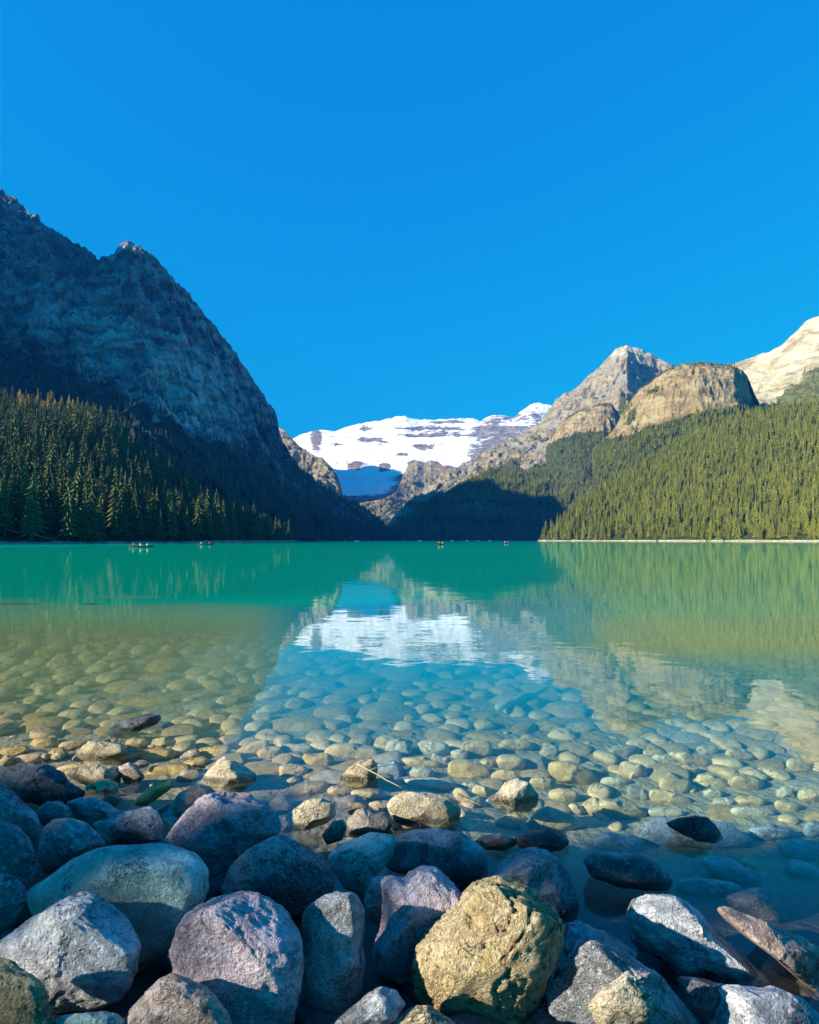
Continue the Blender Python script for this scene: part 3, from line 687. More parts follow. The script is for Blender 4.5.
forest_mesh('scree_trees', Pc-np.array([0, 0, 0.5]), np.clip(rng.normal(11, 3, len(Pc)), 6, 18), CROWN_LO, M['spruce_r'], 'conifers along the foot of the pale scree mountain', 28)

# ------------------------------------------------------------------ rocks
def ico(sub):
    bm = bmesh.new(); bmesh.ops.create_icosphere(bm, subdivisions=sub, radius=1.0)
    V = np.array([v_.co for v_ in bm.verts]); Fc = np.array([[q.index for q in f.verts] for f in bm.faces]); bm.free()
    V /= np.linalg.norm(V, axis=1)[:, None]
    return V, Fc
ICO = {3: ico(3), 4: ico(4), 5: ico(5), 6: ico(6)}

def rock_unit(V, seed, rough=1.0, facets=9, crack=0.0, bias=None):
    """unit rock from sphere directions; axes: x right, y up (image), z towards the viewer"""
    r = np.random.default_rng(seed)
    P = V.copy()
    off = r.random(3)*40
    for _ in range(facets):
        n = r.normal(size=3)
        if bias is not None: n[2] = abs(n[2])+0.45; n[1] += 0.25
        n /= np.linalg.norm(n)
        d = r.uniform(0.68, 0.92)
        s = P @ n-d
        P -= np.where(s > 0, s*0.82, 0)[:, None]*n
    q = V+off
    k = 1+rough*(0.085*fbm(q*1.25, 3, seed=seed)+0.055*fbm(q*3.1, 4, 0.55, seed=seed+5)+0.030*fbm(q*8.0, 4, 0.6, seed=seed+9, ridged=True))
    if len(V) > 20000:
        k = k+rough*(0.011*fbm(q*19, 3, 0.6, seed=seed+31)+0.006*fbm(q*45, 2, 0.6, seed=seed+33))
    if crack > 0:
        w = fbm(q*1.7, 4, 0.5, seed=seed+13)
        k -= crack*0.085*np.exp(-(w/0.035)**2)*sstep(-0.25, 0.05, fbm(q*1.1, 2, seed=seed+15))
        w = fbm(q*3.4+9, 3, 0.5, seed=seed+17)
        k -= crack*0.035*np.exp(-(w/0.03)**2)
    return P*k[:, None]

TILES = {'A': (0, 740, .2442), 'B': (200, 740, .2442), 'C': (400, 740, .2442), 'D': (600, 740, .2674),
         'E': (0, 874, .2442), 'F': (200, 874, .2442), 'G': (400, 874, .2442), 'H': (600, 874, .2674),
         'K': (260, 750, .3663), 'L': (519, 750, .3663), 'P': (0, 0, 1.0)}
ROCK_AT = {}
PLACED = []                                     # x, y, radius of everything on the bed
def traced_rock(name, label, cat, outline, mat, seed, lift=0.35, depth=0.85, rough=1.0, facets=9, crack=0.0, sub=5, group=None, pw=2.4, push=0.0, z=None, under=False):
    """rock with its seen outline, its own distance (where its foot meets the bed) and full thickness"""
    o = np.array(outline, float)
    c = (o.min(0)+o.max(0))/2
    # radius by angle
    ang = np.linspace(-math.pi, math.pi, 181)[:-1]
    dirs = np.stack([np.cos(ang), np.sin(ang)], 1)
    A = o-c; B = np.roll(A, -1, 0); E = B-A
    Rr = np.zeros(len(ang))
    for i, d in enumerate(dirs):
        den = d[0]*E[:, 1]-d[1]*E[:, 0]
        den = np.where(np.abs(den) < 1e-9, 1e-9, den)
        tt = (A[:, 0]*E[:, 1]-A[:, 1]*E[:, 0])/den
        uu = (A[:, 0]*d[1]-A[:, 1]*d[0])/den
        ok = (uu >= -1e-6) & (uu <= 1+1e-6) & (tt > 0)
        Rr[i] = tt[ok].max() if ok.any() else np.hypot(*A.T).mean()
    for _ in range(2): Rr = 0.25*np.roll(Rr, 1)+0.5*Rr+0.25*np.roll(Rr, -1)
    hpx = (o[:, 1].max()-o[:, 1].min())/2; wpx = (o[:, 0].max()-o[:, 0].min())/2
    # distance: the ray meets the bed raised by a share of the rock's height
    D = 2.5
    for _ in range(40):
        x = (c[0]-CX)/F*D
        zc = z if z is not None else float(bed_z(x, D))+lift*hpx/F*D
        if under: zc = min(zc, -0.95*hpx/F*D-0.012)
        D = 0.5*D+0.5*(CAMH-zc)*F/max(c[1]-HY, 20)
    D += push
    C = ray_point(c[0], c[1], D)
    V0, Fc = ICO[sub]
    U = rock_unit(V0, seed, rough, facets, crack, bias=True)
    rho = np.hypot(U[:, 0], U[:, 1])+1e-9
    ph = np.arctan2(-U[:, 1], U[:, 0])          # image y runs down
    Rv = np.interp(ph, np.append(ang, math.pi), np.append(Rr, Rr[0]))
    nrm = np.linalg.norm(U, axis=1)
    cz = U[:, 2]/nrm; cr = np.clip(rho/nrm, 0, 1)
    k = (np.abs(cz)**pw+cr**pw)**(-1/pw)        # boxier profile
    rr = cr*k*nrm*Rv/F*D
    ray = (C-np.array([0, 0, CAMH])); ray /= np.linalg.norm(ray)
    dz = cz*k*nrm*depth*math.sqrt(hpx*wpx)/F*D
    L = np.stack([rr*np.cos(ph), np.zeros(len(U)), -rr*np.sin(ph)], 1)-dz[:, None]*ray[None]
    ob = mesh_obj(name, L, Fc, mat)
    ob.location = C
    tag(ob, label, cat, group)
    ROCK_AT[name+str(seed)] = C
    PLACED.append((C[0], C[1], wpx/F*D))
    return ob

def T(tile, pts):
    x0, y0, s = TILES[tile]
    return [(x0+s*a, y0+s*b) for a, b in pts]
def ell(tile, cx, cy, w, h, rot=0, n=14, seed=0):
    x0, y0, s = TILES[tile]
    r = random.Random(seed*31+int(cx)); cr, sr = math.cos(math.radians(rot)), math.sin(math.radians(rot))
    out = []
    for k in range(n):
        a = 6.2832*k/n; e = 1+r.uniform(-0.09, 0.09)
        c_, s_ = math.cos(a), math.sin(a)
        u = w/2*math.copysign(abs(c_)**0.85, c_)*e; v_ = h/2*math.copysign(abs(s_)**0.85, s_)*e
        out.append((x0+s*(cx+u*cr-v_*sr), y0+s*(cy+u*sr+v_*cr)))
    return out

BOULDERS = [
 # tile, outline, material, seed, label, options
 ('A', [(-60,150),(0,115),(100,95),(200,100),(250,130),(300,180),(350,215),(330,250),(200,275),(60,240),(-60,210)], 'dark', 1, 'dark craggy rock with a split top at the left water edge', dict(rough=1.8, facets=11, crack=1)),
 ('A', [(-120,260),(-60,180),(0,170),(60,220),(110,270),(150,300),(165,350),(140,400),(60,430),(-60,420),(-130,350)], 'slate', 2, 'grey blue boulder cut by the left frame edge, topmost of three', dict()),
 ('A', [(-110,440),(-60,350),(0,335),(70,355),(120,400),(150,470),(150,540),(120,600),(40,640),(-60,630),(-120,540)], 'slate', 3, 'rounded blue boulder at the left frame edge, middle of three', dict(crack=.6)),
 ('E', [(-90,60),(-40,10),(0,0),(60,10),(100,50),(130,120),(130,170),(80,220),(0,250),(-80,220)], 'slate', 4, 'dark blue boulder at the left frame edge, lowest of three', dict()),
 ('A', [(150,290),(190,255),(240,245),(280,275),(295,310),(270,350),(190,360),(150,330)], 'slate', 5, 'small round blue rock behind the blue rounded boulder on the left', dict(sub=4)),
 ('A', [(275,255),(330,238),(400,235),(460,265),(495,295),(460,330),(380,350),(310,320)], 'pale', 6, 'small blocky pale-topped rock between the dark craggy rock and the wedge', dict(rough=1.2, facets=10)),
 ('A', [(165,440),(180,370),(220,325),(280,315),(350,345),(400,385),(425,420),(400,460),(300,500),(230,540),(170,560),(155,500)], 'slate', 7, 'blue rounded boulder behind the left end of the big smooth one', dict()),
 ('A', [(370,340),(450,315),(540,285),(610,270),(650,300),(668,350),(660,410),(560,425),(450,430),(400,400)], 'slate', 8, 'wedge-shaped blue rock sloping down to the left behind the big smooth boulder', dict(rough=1.2, facets=10)),
 ('E', [(115,90),(135,60),(200,10),(300,-60),(400,-104),(500,-121),(600,-124),(680,-124),(740,-109),(800,-80),(850,-20),(845,60),(800,150),(740,240),(660,330),(560,400),(400,420),(250,300),(140,160)], 'smooth', 9, 'large smooth teal boulder with a flat glossy top', dict(rough=0.55, facets=4, sub=6)),
 ('E', [(-60,290),(0,250),(100,195),(200,140),(290,90),(350,68),(400,75),(450,120),(510,170),(545,230),(565,300),(550,380),(520,450),(480,510),(400,545),(300,560),(200,570),(100,520),(-40,420)], 'pale', 10, 'large pale blue boulder with a peaked top and slanting grooves', dict(rough=0.8, facets=8, sub=6)),
 ('E', [(-80,360),(0,348),(70,360),(140,410),(180,460),(200,530),(205,600),(200,680),(60,740),(-90,680)], 'gold', 11, 'tan wrinkled boulder in the bottom left corner', dict(rough=1.3, crack=.8)),
 ('E', [(200,610),(250,580),(340,570),(430,562),(490,575),(515,610),(480,660),(350,680),(230,650)], 'smooth', 12, 'low teal rock at the bottom edge below the pale peaked boulder', dict()),
 ('E', [(510,620),(540,550),(600,480),(660,430),(710,405),(760,420),(830,460),(880,500),(920,560),(950,620),(940,700),(750,760),(560,720)], 'brown', 13, 'purplish brown boulder with white flecks at the bottom edge', dict(facets=9)),
 ('F', [(-125,330),(-110,270),(-75,190),(-20,120),(60,78),(150,63),(240,75),(310,110),(365,160),(400,230),(415,320),(405,420),(390,520),(370,610),(300,680),(150,690),(40,620),(-40,560),(-110,450)], 'purple', 14, 'big rounded boulder with a sunlit tan patch in the middle of its face', dict(sub=6, facets=6)),
 ('F', [(415,190),(440,130),(500,95),(570,68),(630,80),(680,140),(685,250),(680,360),(660,470),(600,560),(540,590),(460,560),(425,480),(415,330)], 'speck', 15, 'upright oval blue boulder with a small pale patch near its top', dict(rough=1.1)),
 ('F', [(540,620),(600,560),(680,490),(740,460),(810,470),(850,530),(800,600),(700,660),(580,680)], 'slate', 16, 'smooth blue rock at the bottom edge below the upright oval boulder', dict(rough=.8)),
 ('K', [(318,345),(345,325),(385,335),(440,302),(485,318),(530,370),(560,420),(520,470),(460,560),(430,640),(380,660),(310,645),(305,560),(325,480),(335,410)], 'purple', 17, 'tall purple boulder leaning behind the golden boulder', dict(sub=6, crack=.5, facets=9)),
 ('K', [(345,290),(370,245),(430,218),(490,212),(550,225),(600,270),(620,315),(600,350),(540,375),(470,360),(400,340),(350,325)], 'speck', 18, 'rough speckled grey boulder directly in front of the cream boulder', dict(rough=1.1)),
 ('K', [(285,410),(305,350),(345,345),(355,420),(325,480),(290,460)], 'slate', 19, 'narrow dark blue rock wedged left of the tall purple boulder', dict(sub=4)),
 ('K', [(185,290),(210,255),(265,238),(300,225),(375,235),(360,290),(320,340),(280,395),(230,380),(195,320)], 'smooth', 20, 'flat teal slab with a white upper edge among the middle boulders', dict(rough=.7, facets=10)),
 ('B', [(100,610),(110,560),(150,490),(210,440),(290,395),(345,393),(410,420),(480,465),(535,515),(558,575),(545,640),(480,700),(360,720),(220,700),(130,660)], 'speck', 21, 'rounded rough blue boulder above the big one with the sunlit patch', dict(rough=1.0, sub=6)),
 ('B', [(-140,420),(-100,360),(-50,300),(0,245),(60,210),(120,212),(200,215),(260,240),(310,290),(330,350),(320,390),(250,420),(180,470),(120,540),(60,570),(0,560),(-70,500)], 'purple', 22, 'broad rough lilac grey boulder with a notch in its top', dict(rough=1.25, sub=6, facets=10)),
 ('A', [(705,270),(730,215),(800,185),(860,190),(900,230),(850,280),(760,330),(710,310)], 'brown', 23, 'taupe rock peeping out left of the notched lilac boulder', dict(sub=4)),
 ('B', [(0,165),(40,115),(70,80),(100,63),(140,80),(190,110),(225,140),(215,175),(150,190),(90,210),(30,190)], 'cream', 24, 'sunlit cream pointed rock standing in the water', dict(rough=1.1, facets=12, z=0.03)),
 ('A', [(265,135),(320,110),(400,98),(470,105),(500,140),(495,185),(440,200),(380,190),(330,180)], 'tan', 25, 'rock with a sunlit tan top and dark right side at the left water edge', dict(z=0.03)),
 ('A', [(480,110),(520,90),(560,100),(590,150),(560,185),(510,180)], 'brown', 26, 'small dark rock with a rusty tip beside the tan-topped rock', dict(sub=4, z=.03)),
 ('A', [(540,250),(600,200),(650,165),(700,160),(720,185),(660,230),(600,275),(545,275)], 'cob_c', 27, 'slanting ochre stone just behind the wedge-shaped blue rock', dict(sub=4)),
 ('A', [(280,90),(330,30),(360,5),(430,10),(500,20),(520,50),(450,80),(380,95)], 'tan', 28, 'tan rock with a dark ridge rising from the left shallows', dict(rough=1.5, facets=11, sub=4, z=.01)),
 ('P', [(101,733),(120,722),(138,716),(150,713),(160,716),(158,724),(137,733),(112,737)], 'dark', 29, 'dark jagged rock breaking the surface in the left shallows', dict(rough=2.0, facets=12, sub=4, z=.02)),
 ('K', [(347,150),(365,128),(410,115),(470,115),(520,130),(550,160),(545,195),(500,212),(420,212),(370,195)], 'cream', 30, 'smooth sunlit cream boulder with a deep blue shaded right end', dict(rough=.8, z=.04)),
 ('C', [(350,250),(400,210),(430,170),(480,158),(530,175),(565,225),(555,270),(500,290),(400,290)], 'cob_b', 31, 'angular grey tan boulder breaking the surface right of the cream boulder', dict(facets=11, z=.015)),
 ('P', [(482,884),(490,869),(503,857),(517,850),(532,848),(547,851),(559,860),(568,872),(576,887),(581,905),(578,922),(560,932),(520,917),(490,900)], 'speck', 32, 'bright blue speckled boulder behind the golden boulder', dict(rough=.9)),
 ('G', [(55,400),(75,310),(100,220),(140,150),(200,100),(270,40),(340,0),(400,-20),(470,0),(540,30),(600,90),(640,140),(660,200),(665,270),(650,350),(610,430),(570,520),(530,620),(450,690),(330,680),(240,610),(150,570),(90,510)], 'gold', 33, 'big sunlit golden boulder with dark cracks at the bottom centre', dict(sub=6, crack=1.5, rough=.9, facets=7)),
 ('G', [(-30,600),(30,550),(80,535),(140,550),(200,590),(250,640),(200,700),(50,720),(-40,670)], 'tan', 34, 'low tan rock at the bottom edge just left of the golden boulder', dict()),
 ('L', [(130,500),(170,478),(230,505),(300,550),(370,600),(420,660),(470,720),(510,780),(420,820),(250,810),(150,780),(90,700),(100,600)], 'slate', 35, 'large dark blue boulder sloping right beside the golden boulder', dict(sub=6, rough=1.1, facets=9)),
 ('L', [(118,470),(160,455),(235,490),(325,555),(310,620),(230,650),(150,620),(120,545)], 'slate', 53, 'dark blue rock between the golden boulder and the long ridged blue boulder', dict(rough=1.1, lift=0.5)),
 ('L', [(190,700),(215,665),(255,635),(295,608),(335,635),(372,690),(355,735),(300,770),(215,765)], 'cream', 36, 'sunlit ribbed cream rock lying on the dark blue boulder', dict(rough=1.5, facets=9, crack=.8, lift=1.6)),
 ('H', [(85,160),(100,110),(140,90),(200,85),(270,75),(310,95),(370,140),(440,210),(510,280),(570,340),(620,390),(660,420),(600,440),(480,430),(400,390),(300,380),(220,320),(150,290),(100,240)], 'pale', 37, 'long ridged blue boulder pointing down to the right by the water', dict(sub=6, rough=1.1, facets=10)),
 ('H', [(420,130),(470,120),(540,150),(600,165),(660,200),(720,215),(780,250),(840,290),(850,400),(820,470),(770,420),(700,350),(620,290),(540,230),(470,180)], 'brown', 38, 'long brown rock with a pointed tip at the right frame edge', dict(sub=6, rough=1.1, facets=8)),
 ('H', [(470,85),(540,60),(590,52),(640,65),(670,110),(710,160),(725,210),(660,215),(580,190),(520,150)], 'brown', 39, 'blocky brown rock behind the long pointed brown rock', dict(facets=11)),
 ('H', [(410,530),(430,450),(470,412),(540,420),(600,425),(640,415),(700,440),(760,480),(819,530),(850,600),(700,680),(500,660),(420,600)], 'pale', 40, 'grey boulder with a tan left end in the bottom right corner', dict(rough=1.2, facets=9)),
 ('H', [(290,385),(400,395),(560,440),(540,490),(460,560),(380,600),(320,500)], 'dark', 41, 'dark wet rock in the gap below the long ridged blue boulder', dict()),
 ('D', [(245,310),(290,290),(350,282),(400,290),(440,320),(465,370),(430,388),(370,380),(310,355),(265,330)], 'dark', 42, 'small dark oval stone breaking the deep blue shaded water', dict(rough=.8, z=.02)),
 ('L', [(172,300),(200,280),(290,278),(350,290),(400,325),(425,365),(410,385),(340,385),(260,378),(200,350)], 'speck', 43, 'long blue speckled stone half out of the shaded water', dict(rough=.8, z=.03)),
 ('C', [(475,400),(540,365),(620,362),(680,390),(695,420),(660,450),(570,465),(490,440)], 'dark', 44, 'dark wet rock at the water edge beside the bright blue speckled boulder', dict(z=.03)),
 ('C', [(300,415),(350,385),(410,380),(460,400),(475,425),(430,455),(350,450)], 'brown', 45, 'low brown stone at the water edge in front of the angular grey tan boulder', dict(sub=4, z=.01)),
 ('C', [(510,345),(560,290),(600,270),(660,290),(730,320),(770,355),(720,385),(600,390),(520,380)], 'cob_a', 46, 'tan stone half under water where the shade begins', dict(sub=4)),
 ('C', [(385,340),(430,305),(480,300),(510,335),(500,365),(420,370)], 'cob_b', 47, 'small pyramid-shaped grey stone under water right of the cream boulder', dict(sub=4)),
 ('B', [(380,290),(430,250),(500,235),(550,260),(552,310),(510,345),(430,370),(385,350)], 'cob_b', 48, 'teal grey boulder under water right of the notched lilac boulder', dict()),
 ('B', [(597,330),(640,285),(700,277),(760,300),(790,350),(760,390),(660,405),(605,390)], 'cob_d', 49, 'round brown boulder behind the flat teal slab', dict()),
 ('B', [(495,390),(540,330),(590,325),(600,360),(580,410),(520,430)], 'cob_d', 50, 'small faceted taupe stone behind the rough blue boulder', dict(sub=4, facets=12)),
 ('B', [(570,160),(610,110),(660,82),(710,78),(727,120),(715,185),(640,195),(580,185)], 'tan', 51, 'tan boulder with a twig lying across it', dict(facets=10, z=.02)),
 ('D', [(120,340),(200,295),(330,290),(480,310),(560,360),(580,400),(480,410),(330,430),(180,400)], 'slate', 52, 'broad slab under the deep blue water below the dark oval stone', dict(sub=4, depth=.6)),
]
for i, (tile, pts, m, sd, lab, kw) in enumerate(BOULDERS):
    traced_rock('boulder', lab, 'boulder', T(tile, pts), M[m], sd, group='boulders piled along the near shore', **kw)

STONES = [  # tile, cx, cy, w, h, rot, material
 ('B',60,50,140,60,-8,'cob_c'),('B',210,40,150,60,-22,'cob_a'),('B',285,60,125,65,-6,'cob_a'),('B',395,45,150,60,0,'cob_b'),('B',475,90,140,75,-4,'cob_c'),
 ('B',380,135,120,80,8,'cob_a'),('B',640,50,250,80,4,'cob_a'),('B',800,35,80,75,0,'cob_b'),('B',775,130,120,90,0,'slate'),('B',440,215,190,80,-14,'cob_a'),
 ('B',620,270,115,90,0,'cob_d'),('B',690,220,150,45,0,'cob_b'),('B',570,210,95,50,0,'cob_a'),('B',330,270,95,85,0,'cob_b'),('B',345,340,80,70,0,'slate'),('B',745,268,110,42,0,'cob_a'),
 ('C',75,140,130,62,0,'cob_b'),('C',90,98,200,55,5,'cob_a'),('C',135,40,140,80,6,'cob_b'),('C',15,40,70,80,0,'cob_b'),('C',245,62,80,50,0,'cob_b'),('C',310,40,140,80,0,'cob_a'),
 ('C',475,25,150,62,4,'cob_a'),('C',285,130,180,92,10,'cob_c'),('C',450,95,130,72,4,'cob_a'),('C',430,155,110,70,0,'cob_a'),('C',590,180,115,55,6,'cob_a'),('C',705,140,235,88,20,'cob_c'),
 ('C',610,50,75,60,0,'cob_b'),('C',345,212,100,50,10,'cob_a'),('C',290,245,160,60,28,'cob_a'),('C',280,190,75,32,0,'cob_b'),('C',670,230,125,62,5,'cob_a'),('C',722,290,75,52,20,'cob_a'),('C',800,282,115,90,20,'cob_a'),
 ('C',170,90,100,60,30,'cob_b'),('C',360,100,80,45,0,'cob_a'),('C',120,185,240,60,4,'cob_b'),
 ('D',90,45,120,60,0,'cob_b'),('D',345,78,185,60,18,'cob_a'),('D',403,40,85,42,8,'cob_b'),('D',525,58,115,55,15,'cob_a'),('D',125,122,125,78,18,'cob_a'),('D',285,172,130,90,22,'cob_a'),
 ('D',60,158,120,40,4,'cob_b'),('D',420,155,135,48,12,'cob_a'),('D',545,160,145,62,10,'cob_a'),('D',752,100,115,60,12,'cob_a'),('D',430,202,90,42,4,'cob_b'),('D',260,222,170,60,14,'cob_a'),
 ('D',560,232,130,50,8,'cob_a'),('D',690,197,72,50,0,'cob_b'),('D',795,212,110,62,8,'cob_a'),('D',70,268,190,92,14,'cob_a'),('D',570,272,175,48,4,'cob_b'),('D',245,272,150,42,2,'cob_b'),
 ('D',700,250,110,44,10,'cob_a'),('D',335,118,80,50,10,'cob_a'),('D',150,205,110,50,20,'cob_d'),('D',470,235,100,42,0,'cob_b'),('D',240,80,110,50,10,'cob_b'),
 ('D',650,350,190,72,6,'slate'),('D',765,415,200,85,8,'slate'),('D',770,495,180,75,22,'slate'),('D',490,490,260,82,20,'slate'),('D',400,555,250,70,4,'slate'),('D',805,340,100,76,0,'slate'),('D',70,390,190,90,10,'slate'),
 ('A',60,45,130,50,-14,'cob_c'),('A',110,80,190,48,-10,'cob_a'),('A',230,65,110,60,-20,'cob_c'),('A',500,70,190,48,-14,'cob_a'),('A',640,68,160,70,-8,'cob_c'),('A',690,125,200,62,-6,'cob_c'),
 ('A',180,15,120,50,-6,'cob_c'),('A',660,15,130,50,-4,'cob_a'),('A',780,60,90,36,-24,'cob_b'),('A',330,112,200,44,-8,'cob_a'),('A',420,250,180,40,-4,'cob_d'),('A',770,145,110,50,-14,'cob_b'),('A',300,20,120,44,-10,'cob_a'),
 ('A',20,85,80,44,-10,'cob_a'),('A',560,12,100,44,0,'cob_c'),('A',800,95,110,50,-18,'cob_c'),
]
cob_lab = {'cob_a': ('tan stone lying under the clear shallow water', 'tan stones under the shallow water'),
           'cob_b': ('pale grey stone lying under the clear shallow water', 'grey stones under the shallow water'),
           'cob_c': ('ochre stone lying under the clear shallow water', 'ochre stones under the shallow water'),
           'cob_d': ('brown taupe stone lying under water close to the boulders', 'brown stones at the water edge'),
           'slate': ('dark blue stone under the deep shaded water on the right', 'blue stones under the shaded water')}
for i, (tile, cx, cy, w, h, rot, m) in enumerate(STONES):
    lab, gr = cob_lab[m]
    traced_rock('stone', lab, 'stone', ell(tile, cx, cy, w, h, rot, seed=i), M[m], 300+i, lift=0.3, depth=0.9, sub=4, group=gr, under=True, facets=9, rough=0.9)

# further stones scattered over the shallow bed: real shapes lying flat
stone_me = {}
for m in ('cob_a', 'cob_b', 'cob_c', 'cob_d'):
    stone_me[m] = [new_mesh('stone', rock_unit(ICO[4][0], 500+17*k+len(stone_me), 0.9, 9)*np.array([1, 0.55+0.06*k, 0.28+0.035*k]), ICO[4][1], M[m]) for k in range(7)]
cells = list(PLACED)
def free(x, y, r):
    for a, b, c_ in cells:
        if (a-x)**2+((b-y)*0.9)**2 < ((r+c_)*(0.68 if y < 6 else 0.84))**2: return False
    return True
SC = []
for k in range(30000):
    y = 4.0+11.5*R.random()**1.15; x = R.uniform(-0.78, 0.78)*y
    if y-float(shore_y(x)) < 0.5: continue
    r = (0.11+0.21*R.random()**1.3)*(0.8+0.06*y)
    if free(x, y, r):
        cells.append((x, y, r)); SC.append((x, y, r))
SC.sort(key=lambda s: -s[2]/s[1])
mats = ['cob_a']*5+['cob_b']*2+['cob_c']*3
n_ind = 165
for k, (x, y, r) in enumerate(SC[:n_ind]):
    m = R.choice(mats) if x > -1 else R.choice(['cob_a', 'cob_c', 'cob_c', 'cob_c', 'cob_b'])
    o = link(bpy.data.objects.new('stone', R.choice(stone_me[m])))
    lab, gr = cob_lab[m]; tag(o, lab, 'stone', gr)
    sz = min(R.uniform(0.8, 1.2), max(0.25, (-float(bed_z(x, y))-0.02+0.1*r)/(0.5*r)))
    o.scale = (r, r*R.uniform(0.85, 1.2), r*sz); o.rotation_euler = (R.uniform(-.1, .1), R.uniform(-.1, .1), R.gauss(-0.35 if x > 0 else 0.3, 0.5))
    o.location = (x, y, float(bed_z(x, y))-0.10*r)
# the small rest, as one mass
Vs, Fs, off = [], [], 0
base = [rock_unit(ICO[3][0], 700+k, 0.9, 8)*np.array([1, 0.75, 0.45]) for k in range(6)]
small = SC[n_ind:]
for k in range(260):
    y = 3.4+7*R.random()**1.3; x = R.uniform(-0.80, 0.80)*y
    small.append((x, y, R.uniform(0.03, 0.085)*(0.7+0.05*y)))
for x, y, r in small:
    a = R.random()*6.28; b = base[R.randrange(6)]
    V = np.stack([b[:, 0]*math.cos(a)-b[:, 1]*math.sin(a), b[:, 0]*math.sin(a)+b[:, 1]*math.cos(a), b[:, 2]], 1)*r
    Vs.append(V+np.array([x, y, float(bed_z(x, y))+0.10*r])); Fs.append(ICO[3][1]+off); off += len(b)
peb = mesh_obj('pebbles', np.concatenate(Vs), np.concatenate(Fs), M['cob_a'])
tag(peb, 'small tan pebbles and cobbles carpeting the lake bed between the stones', 'pebbles', kind='stuff')
# rubble coloured dark to deepen the shade in the gaps between shore boulders
Vs, Fs, off = [], [], 0
for k in range(260):
    y = R.uniform(0.7, 3.6); x = R.uniform(-0.95, 0.95)*(y+0.6)
    if y-float(shore_y(x)) > 0.5: continue
    r = R.uniform(0.05, 0.13); a = R.random()*6.28; b = base[R.randrange(6)]
    V = np.stack([b[:, 0]*math.cos(a)-b[:, 1]*math.sin(a), b[:, 0]*math.sin(a)+b[:, 1]*math.cos(a), b[:, 2]*1.5], 1)*r
    Vs.append(V+np.array([x, y, float(bed_z(x, y))-0.13+0.2*r])); Fs.append(ICO[3][1]+off); off += len(b)
rub = mesh_obj('rubble', np.concatenate(Vs), np.concatenate(Fs), M['dark'])
tag(rub, 'dark small rubble filling the gaps between the shore boulders', 'rubble', kind='stuff')

# ------------------------------------------------------------------ twigs, sunken branch and the dark strip along the shallows
def tube(pts, radii, n=8):
    pts = np.array(pts, float); V, Fc = [], []
    for i, p in enumerate(pts):
        d = pts[min(i+1, len(pts)-1)]-pts[max(i-1, 0)]; d /= np.linalg.norm(d)
        a = np.cross(d, (0.13, 0.21, 1.0)); a /= np.linalg.norm(a); b = np.cross(d, a)
        for s in range(n):
            t_ = 6.2832*s/n; V.append(p+radii[i]*(math.cos(t_)*a+math.sin(t_)*b))
    for i in range(len(pts)-1):
        for s in range(n):
            q, w = i*n+s, i*n+(s+1) % n; Fc.append((q, w, w+n, q+n))
    k = len(V); V.append(pts[0]); V.append(pts[-1])
    tri = [(k, (s+1) % n, s) for s in range(n)]+[(k+1, (len(pts)-1)*n+s, (len(pts)-1)*n+(s+1) % n) for s in range(n)]
    return np.array(V), [np.array(Fc), np.array(tri)]
def polyline(a, b, n, wob, seed):
    r = np.random.default_rng(seed); a, b = np.array(a), np.array(b)
    return [a+(b-a)*i/(n-1)+r.normal(size=3)*wob*(0 < i < n-1) for i in range(n)]
M['twig'] = plain_mat('pale_dry_wood', (0.42, 0.36, 0.26), 0.7)
M['log'] = plain_mat('waterlogged_wood', (0.004, 0.011, 0.009), 0.9)
M['log_pale'] = plain_mat('bleached_wood', (0.42, 0.44, 0.38), 0.8)
a = ray_point(357, 764, 3.60); b = ray_point(402, 788, 3.45)
v_, f_ = tube(polyline(a, b, 7, 0.003, 1), [0.004, .004, .0035, .003, .003, .0025, .002], 6)
tw = mesh_obj('twig', v_, f_, M['twig']); tag(tw, 'thin pale twig lying across the tan boulder above the water', 'twig')
v_, f_ = tube(polyline(a+(b-a)*0.28, ray_point(402, 762, 3.72), 5, 0.003, 2), [.0028, .0026, .0024, .002, .0015], 6)
mesh_obj('side_shoot', v_, f_, M['twig'], tw)
v_, f_ = tube(polyline((-14, 14.5, -0.135), (-5.6, 14.4, -0.17), 12, 0.03, 3), [.22, .21, .2, .2, .19, .18, .17, .15, .13, .10, .08, .04], 10)
tag(mesh_obj('sunken_log', v_, f_, M['log']), 'long dark sunken log along the edge of the left shallows', 'log')  # dark tube laid for the dark line at the shallows' edge
a = (0.95, 6.3, float(bed_z(0.95, 6.3))+0.10); b = (1.75, 7.3, float(bed_z(1.75, 7.3))+0.12)
v_, f_ = tube(polyline(a, b, 7, 0.012, 4), [.035, .04, .04, .035, .03, .025, .015], 8)
tag(mesh_obj('sunken_branch', v_, f_, M['log_pale']), 'pale bleached branch resting under water in the middle shallows', 'branch')

